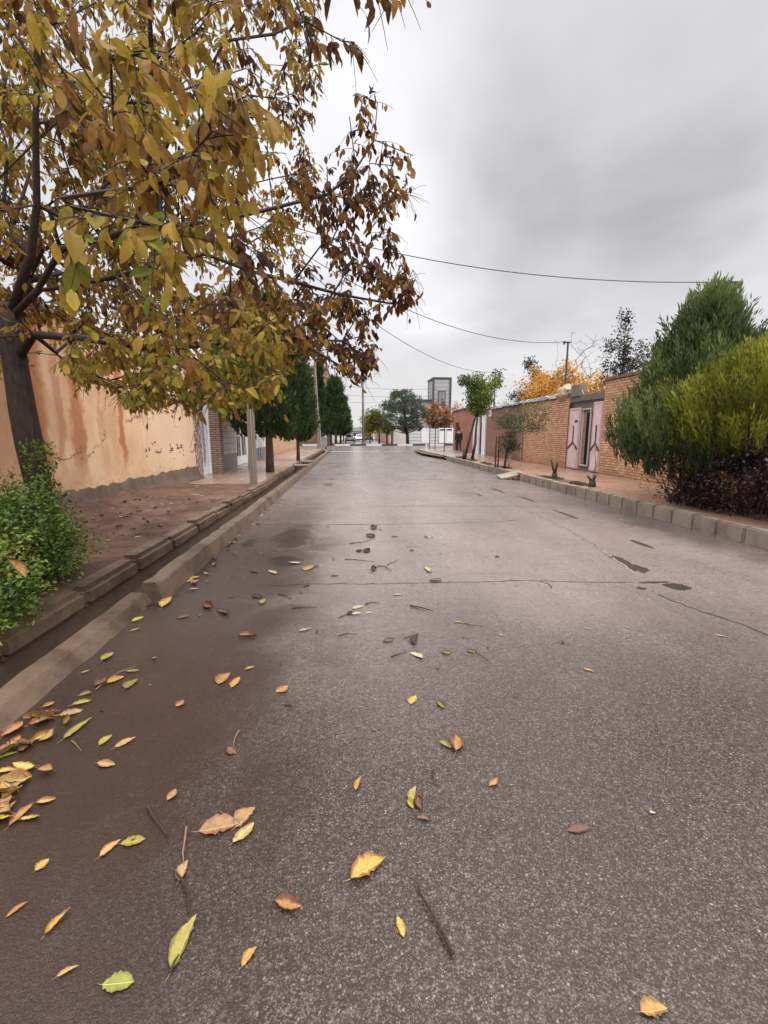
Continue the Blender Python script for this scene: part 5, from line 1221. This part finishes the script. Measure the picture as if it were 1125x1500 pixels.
LK = dict(yellow=litter_mat('yellow_leaf', (.46, .29, .055), (.22, .10, .035), (.56, .41, .13), .55), lime=litter_mat('lime_leaf', (.33, .285, .045), (.20, .13, .03), (.47, .42, .13), .45),
          orange=litter_mat('orange_leaf', (.40, .235, .06), (.17, .075, .035), (.46, .28, .11), .7), tan=litter_mat('tan_leaf', (.36, .235, .085), (.22, .105, .05), (.50, .34, .18), .5),
          brown=litter_mat('brown_leaf', (.17, .085, .042), (.07, .035, .02), (.22, .13, .07), .6), dark=litter_mat('dark_leaf', (.045, .026, .018), (.022, .014, .010), (.08, .05, .035), .5),
          olive=litter_mat('olive_leaf', (.26, .21, .045), (.10, .065, .02), (.34, .28, .09), .5), pale=litter_mat('pale_leaf', (.42, .33, .23), (.26, .17, .11), (.48, .40, .3), .4),
          green=litter_mat('green_leaf', (.21, .20, .035), (.12, .11, .03), (.36, .36, .1), .35))
LM = {}
def leaf_mesh(kind, var):
    if (kind, var) in LM: return LM[kind, var]
    rr = random.Random(var * 31 + 5); ns, na = 13, 6; V_, F_, E_ = [], [], []
    c1, c2, bend, tw = ((.05, .05, .03, .2), (.17, .16, .08, .5), (.06, .26, .13, -.5), (.34, .10, -.07, .8), (.20, .34, .16, -.9))[var]
    for i in range(ns):
        u = i / (ns - 1); w_ = .215 * (math.sin(math.pi * u ** .85) ** .8) * (1 + .10 * math.sin(u * 31 + var * 2) + rr.uniform(-.12, .12)) + .004
        for j in range(na + 1):
            v = 2 * j / na - 1; x = u - .5; y = v * w_ * (1 + rr.uniform(-.09, .09)); yb = y + bend * math.sin(math.pi * u)
            z = c1 * abs(v) ** 2 * (.3 + w_ * 2) * (1 if v > 0 else .6) + c2 * (u - .45) ** 2 + tw * y * (u - .4) * .6 + .012 * math.sin(u * 24 + v * 3 + var)
            V_.append((x, yb, z)); E_.append(abs(v) if 0 < i < ns - 1 else 1.)
    for i in range(ns - 1):
        for j in range(na): a_ = i * (na + 1) + j; F_.append((a_, a_ + 1, a_ + na + 2, a_ + na + 1))
    b0 = len(V_); st = [(-.5, 0, .02), (-.58, .01, .015), (-.68, .03, .012)]                          # the stalk
    for x, y, z in st:
        for dy, dz_ in ((-.008, 0), (.008, 0), (0, .012)): V_.append((x, y + bend * 0 + dy, z + dz_)); E_.append(.6)
    for i in range(2):
        for j in range(3): F_.append((b0 + i * 3 + j, b0 + i * 3 + (j + 1) % 3, b0 + i * 3 + 3 + (j + 1) % 3, b0 + i * 3 + 3 + j))
    mz = min(v[2] for v in V_); me = bpy.data.meshes.new(kind + '_leaf'); me.from_pydata([(x, y, z - mz) for x, y, z in V_], [], F_); me.materials.append(LK[kind])
    me.attributes.new('edge', 'FLOAT', 'POINT').data.foreach_set('value', E_); me.polygons.foreach_set('use_smooth', [True] * len(F_)); LM[kind, var] = me
    return me
def fallen(x1, y1, x2, y2, kind, label, wk=1., z=.004, var=None, grp='fallen leaves on the road'):
    a, c = at(x1, y1, z), at(x2, y2, z); L = max(.03, min(.26, (c - a).length)); var = rnd.randrange(5) if var is None else var
    o = bpy.data.objects.new('fallen_leaf', leaf_mesh(kind, var)); COL.objects.link(o)
    o.location = (a + c) / 2; o.rotation_euler = (jit(-.1, .1), jit(-.08, .08), math.atan2(c.y - a.y, c.x - a.x)); o.scale = (L, L * wk, L * jit(.35, 1.1)); o.location.z = z + L * .02
    return tag(o, label, 'leaf', grp)
FL = [
 (177, 1237, 213, 1229, 'lime', 'bright lemon yellow oval leaf touching a browner one on the road', 1.3, 0), (146, 1257, 177, 1231, 'orange', 'ochre leaf tucked against the lemon yellow oval one', 1., 2),
 (291, 1221, 352, 1206, 'tan', 'largest tan leaf of a clump of three on the asphalt', 1.25, 1), (345, 1212, 374, 1186, 'tan', 'broad tan leaf folded over the end of the largest tan leaf', 1.6, 2), (341, 1236, 372, 1206, 'tan', 'narrow light tan leaf below the clump of tan leaves', .95, 3),
 (513, 1292, 563, 1259, 'yellow', 'large yellow leaf with ragged brown edges, nearest the long dark stalk', 1.05, 1), (404, 1320, 443, 1332, 'orange', 'folded orange leaf with a yellow upturned rim', .95, 3), (354, 1417, 376, 1389, 'yellow', 'small clear yellow leaf lying alone below the folded orange one', 1.1, 2),
 (150, 1444, 197, 1439, 'green', 'plump yellow green oval leaf at the lower edge of the road', 1.3, 0), (251, 1422, 288, 1344, 'olive', 'long torn mottled yellow leaf on a curved dark stalk', .8, 2), (262, 1292, 275, 1262, 'tan', 'small tan leaf hanging on a thin pale stalk', 1.1, 1),
 (8, 1344, 41, 1322, 'orange', 'slim orange leaf beside the road edge, alone and lowest of its side', .8, 2), (66, 1372, 104, 1334, 'yellow', 'narrow curled golden leaf pointing up the road', .6, 4), (82, 1433, 116, 1416, 'tan', 'bent ochre leaf sliver near the plump yellow green leaf', .55, 4), (52, 1276, 72, 1258, 'orange', 'round brownish orange leaf lying flat and alone', 1.9, 0),
 (245, 1173, 258, 1157, 'tan', 'small curled tan leaf above the thin dark twig', 1.4, 3), (143, 1119, 169, 1121, 'tan', 'tan leaf with a dark shadow side below two yellow ones', 1., 3), (145, 1093, 164, 1078, 'lime', 'small lime yellow leaf beside a longer tan one', 1.1, 1), (168, 1096, 199, 1083, 'tan', 'pointed pale orange leaf beside the small lime one', .9, 2),
 (93, 1086, 134, 1053, 'olive', 'narrow curled mustard leaf with a bent stalk', .55, 2), (105, 1035, 134, 1027, 'lime', 'clear yellow narrow leaf under the leaf cluster by the gutter', .75, 1), (115, 1019, 135, 1016, 'olive', 'crumpled khaki leaf at the lower end of the leaf cluster', 1.3, 2), (156, 1002, 182, 992, 'yellow', 'broad yellow leaf in the middle of the leaf cluster', 1.6, 1), (183, 1010, 202, 996, 'olive', 'mottled khaki leaf at the upper end of the leaf cluster', 1.5, 2), (138, 1009, 155, 994, 'brown', 'pinkish brown leaf within the leaf cluster', 1.3, 3), (184, 984, 205, 982, 'olive', 'small khaki leaf touching the top of the leaf cluster', 1., 0),
 (149, 970, 167, 957, 'lime', 'small lime leaf next to the low kerb', 1.1, 1), (118, 986, 131, 982, 'lime', 'tiny lime leaf at the foot of the low kerb', 1.3, 0), (62, 1037, 80, 1030, 'orange', 'small orange leaf at the foot of the low kerb', 1.3, 3), (29, 1096, 57, 1084, 'orange', 'reddish orange leaf at the rim of the kerbside heap', 1., 2), (2, 1083, 34, 1060, 'orange', 'ochre leaf on top of the kerbside heap', 1.2, 3), (-6, 1100, 20, 1092, 'orange', 'orange leaf in the kerbside heap beneath the ochre one', 1.2, 1), (-4, 1112, 26, 1102, 'olive', 'khaki yellow leaf of the kerbside heap', 1., 2),
 (-16, 1162, 36, 1141, 'yellow', 'big yellow tan leaf below the kerbside heap', 1.1, 1), (-8, 1134, 29, 1129, 'yellow', 'thin curled yellow leaf above the big yellow tan one', .6, 4), (-8, 1206, 24, 1176, 'orange', 'ochre leaf overlapping a long narrow one by the frame edge', .95, 2), (13, 1212, 50, 1179, 'orange', 'long narrow ochre leaf below the big yellow tan one', .7, 1), (53, 1177, 82, 1171, 'orange', 'dull orange leaf joined to the tip of the long narrow one', .9, 3),
 (319, 1003, 337, 988, 'orange', 'rusty leaf with a thin stalk beside a small yellow one', 1.5, 1), (339, 1007, 351, 993, 'yellow', 'small yellow leaf beside the rusty one', 1.2, 0), (404, 1014, 422, 1006, 'orange', 'crumpled orange leaf in the middle of the wet road', 1.7, 3), (257, 1037, 269, 1027, 'orange', 'small ragged orange leaf on the muddy side of the road', 1.4, 3), (416, 1033, 428, 1036, 'dark', 'small dark curled leaf under the crumpled orange one', .8, 4), (334, 1096, 347, 1104, 'brown', 'dark red brown leaf hanging from a thin upright stalk', 1.5, 3),
 (521, 1160, 529, 1138, 'orange', 'thin upright rusty leaf sliver in the road middle', .7, 2), (193, 911, 211, 905, 'lime', 'lime leaf below the step of the kerb', 1.1, 1), (190, 925, 206, 921, 'orange', 'small orange leaf below the lime one by the kerb step', 1., 2), (359, 981, 373, 976, 'orange', 'small dull orange leaf between the rusty pair and the kerb step', 1., 0), (349, 932, 377, 934, 'brown', 'long brown curled leaf level with the kerb step', .7, 4), (438, 926, 456, 921, 'pale', 'pale tan leaf beyond the crumpled orange one', .9, 2),
 (601, 1031, 609, 1020, 'yellow', 'small golden leaf near the centre of the road', 1.6, 0), (641, 1028, 653, 1039, 'olive', 'small rolled olive leaf beside the small golden one', .9, 3), (644, 1087, 662, 1098, 'green', 'mottled lime leaf of a pair on the bare asphalt', .9, 1), (668, 1102, 668, 1078, 'orange', 'cupped brown yellow leaf of a pair on the bare asphalt', 1.3, 3), (716, 1152, 729, 1141, 'orange', 'small folded orange brown leaf alone on the clean asphalt', 1.1, 3),
 (603, 1178, 609, 1153, 'olive', 'upper olive leaf of the crumpled little cluster', .9, 2), (599, 1170, 606, 1186, 'lime', 'lime scrap in the crumpled little cluster', 1., 3), (612, 1168, 618, 1188, 'brown', 'brown leaf of the crumpled little cluster', 1.1, 3), (609, 1199, 633, 1204, 'brown', 'dark brown curled leaf just under the crumpled little cluster', .8, 4), (832, 1217, 864, 1213, 'brown', 'flattened brown leaf almost pressed into the asphalt', 1., 0), (582, 1343, 592, 1374, 'yellow', 'clean yellow oval leaf beside the long dark stalk', .9, 0), (938, 1484, 978, 1479, 'orange', 'large orange tan leaf near the lower corner away from the gutter', 1.3, 1),
 (854, 980, 871, 985, 'yellow', 'small yellow leaf on the clean side of the road', .9, 2), (646, 956, 662, 959, 'olive', 'dark olive leaf in the row of three across the road', 1., 3), (684, 954, 698, 956, 'olive', 'olive leaf with a long thin stalk in the row of three', .9, 3), (666, 911, 681, 913, 'green', 'dark green leaf with a stalk beyond the row of three', .9, 1), (601, 956, 619, 966, 'pale', 'pale yellow leaf under a dark upright one in the row of three', 1.1, 2), (607, 946, 612, 931, 'dark', 'dark upright curled leaf in the row of three', .7, 4), (561, 941, 578, 938, 'brown', 'brown leaf next to a yellowish scrap before the row of three', .9, 3),
 (446, 836, 460, 831, 'yellow', 'yellow leaf at the rim of the soaked patch', 1.7, 1), (424, 823, 440, 826, 'pale', 'pale leaf at the rim of the soaked patch', 1.2, 0), (452, 829, 468, 831, 'olive', 'long olive leaf by the yellow one at the soaked patch', .7, 2), (485, 845, 497, 844, 'dark', 'dark rolled leaf beyond the soaked patch', .9, 4), (629, 852, 647, 850, 'brown', 'brown domed leaf lying on the crack across the road', 1., 3), (576, 871, 589, 871, 'pale', 'pale wet leaf just before the crack across the road', 1.2, 0), (515, 901, 531, 899, 'pale', 'pale tan leaf at the broken twig heap', .9, 1), (517, 893, 533, 888, 'pale', 'pinkish leaf at the broken twig heap', 1.2, 2), (536, 899, 544, 896, 'pale', 'pale scrap beside the broken twig heap', 1.2, 0), (428, 891, 440, 889, 'dark', 'dark leaf tied to a straight twig', 1., 3), (509, 902, 516, 897, 'dark', 'dark scrap at the end of the broken twig heap', 1.1, 3),
 (573, 787, 584, 786, 'dark', 'dark rolled leaf in the middle of the road beyond the twigs', .9, 4), (539, 784, 549, 788, 'dark', 'dark crumpled leaf at the far twig heap', 1.4, 3), (545, 777, 549, 771, 'dark', 'small dark leaf standing beyond the far twig heap', 1., 3), (554, 776, 560, 777, 'dark', 'tiny dark leaf beside the far twig heap', 1., 2), (523, 806, 530, 809, 'dark', 'first of two dark crumbs below the far twig heap', 1.3, 3), (535, 806, 542, 810, 'dark', 'second, larger of two dark crumbs below the far twig heap', 1.5, 3), (600, 806, 607, 807, 'dark', 'dark scrap on the clean asphalt level with the soaked patch', 1.2, 3), (621, 786, 626, 788, 'dark', 'dark scrap at the clean side of the rolled leaf', 1., 2), (546, 838, 549, 832, 'dark', 'small dark upright leaf below the curved twigs', .9, 3), (446, 860, 452, 855, 'dark', 'dark scrap lying on the crack near the gutter', 1., 3), (622, 829, 632, 841, 'pale', 'faint pale leaf near the domed brown one', .6, 0),
 (366, 836, 377, 839, 'dark', 'dark flat leaf between the gutter and the soaked patch', 1.1, 0), (371, 872, 385, 876, 'dark', 'dark leaf with a yellow tip nearer the kerb step', 1.2, 3), (300, 885, 312, 893, 'brown', 'brown leaf near the kerb step', 1., 3), (318, 895, 334, 903, 'brown', 'curved brown leaf trailing from the kerb step', .7, 4), (258, 906, 279, 902, 'brown', 'dull brown leaf right by the kerb step', .8, 3), (237, 890, 252, 878, 'yellow', 'bright yellow leaf at the end of the raised kerb', 1.1, 1), (232, 880, 246, 872, 'yellow', 'cream yellow leaf heaped at the end of the raised kerb', 1.2, 2), (274, 850, 293, 846, 'orange', 'apricot leaf lying against the raised kerb', 1.2, 1), (280, 855, 290, 850, 'tan', 'tan leaf under the apricot one at the raised kerb', 1.1, 0), (393, 836, 404, 842, 'pale', 'pale curled leaf between soaked patch and gutter', .8, 2), (383, 886, 388, 878, 'lime', 'tiny lime leaf beside the dark one with a yellow tip', .9, 1),
 (915, 918, 924, 921, 'pale', 'pale leaf scrap on the clean asphalt towards the long crack', .9, 2), (858, 920, 868, 922, 'pale', 'small pale leaf near the long crack', .7, 0), (1048, 930, 1066, 934, 'tan', 'tan leaf sliver beside the long crack', .6, 2), (725, 815, 732, 817, 'dark', 'lone dark crumb on the clean asphalt beyond the cross crack', .9, 3), (752, 1019, 758, 1022, 'brown', 'tiny brown scrap on the bare asphalt', .9, 3), (731, 929, 737, 931, 'pale', 'tiny pale scrap on the bare asphalt', 1., 0),
]
for f in FL: fallen(*f[:6], wk=f[6], var=f[7])
# the heap by the low kerb, and scraps lying about
for k in range(26):
    q = at(jit(-40, 70), jit(1045, 1215)); 
    if q.x < XL + .06: q.x = XL + .06 + jit(0, .2)
    o = bpy.data.objects.new('fallen_leaf', leaf_mesh(rnd.choice(('orange', 'tan', 'yellow', 'brown', 'olive', 'orange')), rnd.randrange(5))); COL.objects.link(o); L = jit(.07, .14)
    o.location = (q.x, q.y, .006 + .02 * rnd.random()); o.rotation_euler = (jit(-.3, .3), jit(-.3, .3), jit(0, 6.3)); o.scale = (L, L * jit(.8, 1.3), L * 1.3); tag(o, 'mottled ochre leaf in the loose heap along the foot of the low kerb', 'leaf', 'leaf heap by the low kerb')
for k in range(70):
    y = 1.4 + 10.5 * rnd.random() ** 1.2; x = -1.6 + 3.6 * rnd.random() ** 1.5
    o = bpy.data.objects.new('fallen_leaf', leaf_mesh(rnd.choice(('brown', 'dark', 'dark', 'pale', 'tan')), rnd.choice((3, 4, 2)))); COL.objects.link(o); L = jit(.022, .05)
    o.location = (x, y, .006); o.rotation_euler = (jit(-.3, .3), jit(-.3, .3), jit(0, 6.3)); o.scale = (L, L * jit(.5, 1.3), L); tag(o, 'tiny crumpled leaf scrap on the wet asphalt', 'leaf', 'leaf scraps scattered over the road')
for k in range(34):
    y = 2.4 + 8 * rnd.random(); x = jit(-2.36, -2.06)
    o = bpy.data.objects.new('fallen_leaf', leaf_mesh(rnd.choice(('brown', 'tan', 'olive', 'orange', 'dark')), rnd.randrange(5))); COL.objects.link(o); L = jit(.06, .12)
    o.location = (x, y, -.155); o.rotation_euler = (jit(-.3, .3), jit(-.3, .3), jit(0, 6.3)); o.scale = (L, L, L); tag(o, 'wet leaf lying on the silted floor of the gutter', 'leaf', 'leaves in the gutter')
# the rest of the litter: small and alike
for k in range(70):
    x, y = jit(-4.5, -2.75), jit(5.4, 9.6); z = soil_z(x, y) + .004
    o = bpy.data.objects.new('fallen_leaf', leaf_mesh(rnd.choice(('brown', 'brown', 'dark', 'tan', 'pale')), rnd.randrange(5))); COL.objects.link(o); L = jit(.05, .12)
    o.location = (x, y, z + .004); o.rotation_euler = (jit(-.2, .2), jit(-.2, .2), jit(0, 6.3)); o.scale = (L, L, L); tag(o, 'small dry brown leaf on the damp soil bank beside the salmon wall', 'leaf', 'dry leaves on the soil bank')
for k in range(42):
    y = 4.5 + 7.5 * rnd.random() ** 1.3; x = -1.78 + .22 * rnd.random() ** 2
    o = bpy.data.objects.new('fallen_leaf', leaf_mesh(rnd.choice(('brown', 'dark', 'tan', 'pale', 'olive')), rnd.randrange(5))); COL.objects.link(o); L = jit(.05, .11)
    o.location = (x, y, .01); o.rotation_euler = (jit(-.2, .2), jit(-.2, .2), jit(0, 6.3)); o.scale = (L, L, L); tag(o, 'small wet leaf washed against the foot of the raised kerb', 'leaf', 'leaves washed against the raised kerb')
p = Vector((-2.5, 3.75, .95)); p = atY(25, 832, 2.75)
o = bpy.data.objects.new('fallen_leaf', leaf_mesh('orange', 2)); COL.objects.link(o); o.location = p; o.rotation_euler = (R(70), R(60), R(20)); o.scale = (.14, .13, .16); tag(o, 'ochre walnut leaf caught upright in the green shrub', 'leaf')
def twig(px, lab, r_=.004, m='twig', z=.006, grp='twigs on the road'):
    pts = [at(x, y, z + r_) for x, y in px]; b = MB(); n = len(pts)
    for i in range(1, n - 1): pts[i].z += .006
    b.tube(pts, [r_ * (1.3 - .8 * i / (n - 1)) for i in range(n)], 6); b.build('fallen_twig', M[m], org=pts[0], label=lab, cat='twig', group=grp)
twig(((663, 1398), (652, 1376), (640, 1352), (626, 1328), (615, 1310), (610, 1292)), 'long dark curved stalk lying on the bare asphalt', .0055)
twig(((216, 1180), (224, 1197), (235, 1212), (247, 1227)), 'thin dark twig above the tan clump', .005)
twig(((273, 1211), (271, 1230), (268, 1250), (269, 1266)), 'pale straight stalk carrying the small tan leaf', .0035, 'dry')
twig(((256, 1276), (268, 1292), (275, 1310), (279, 1345)), 'dark bent stalk above the torn mottled leaf', .004)
twig(((249, 1424), (256, 1410), (262, 1398)), 'short dark stalk end under the torn mottled leaf', .004)
twig(((350, 1070), (344, 1082), (341, 1095)), 'thin upright stalk holding the dark red brown leaf', .003, 'dry')
twig(((512, 796), (530, 795), (547, 789)), 'short twig of the far twig heap', .006); twig(((505, 819), (516, 820), (535, 822), (551, 823)), 'long thin twig lying crosswise below the far twig heap', .005); twig(((553, 829), (563, 830), (573, 836)), 'short curved twig with a thick end', .006); twig(((567, 827), (575, 824), (582, 820)), 'thin twig pointing up the road beside the curved one', .004)
twig(((601, 887), (618, 891), (636, 895)), 'straight dark stick before the cross crack', .006); twig(((605, 890), (612, 893), (622, 894)), 'thin splinter beneath the straight dark stick', .003); twig(((408, 870), (418, 873), (427, 877)), 'short dark stick near the soaked patch', .005); twig(((437, 890), (452, 890), (465, 889)), 'straight twig carrying a dark leaf', .004)
twig(((535, 885), (545, 883), (556, 883)), 'upper twig of the broken twig heap', .005); twig(((496, 905), (505, 902), (516, 897)), 'lower twig of the broken twig heap', .004); twig(((573, 962), (584, 959), (596, 955)), 'twig beside the pale yellow leaf in the row', .0045); twig(((592, 935), (602, 932), (612, 930)), 'thin twig beyond the row of three leaves', .003)
twig(((596, 801), (604, 800), (613, 799)), 'thin straw beyond the curved twigs', .004, 'dry'); twig(((495, 931), (510, 929), (524, 929)), 'straight twig level with the kerb step', .004); twig(((698, 956), (708, 963), (719, 972)), 'long thin stalk of the olive leaf', .0025); twig(((681, 913), (692, 917), (706, 917)), 'stalk of the dark green leaf', .003); twig(((635, 1128), (634, 1138), (643, 1153)), 'faint curved stalk on the bare asphalt', .003)
twig(((140, 1010), (160, 995), (176, 985), (198, 976)), 'pale leaf stalk running through the leaf cluster', .003, 'dry'); twig(((105, 1085), (112, 1092), (119, 1100)), 'bent thin stalk below the mustard leaf', .0025, 'dry'); twig(((215, 888), (230, 884), (248, 876), (262, 870)), 'dark twig pile end leaning on the raised kerb', .006); twig(((205, 893), (222, 884), (238, 882)), 'second dark twig at the end of the raised kerb', .005)
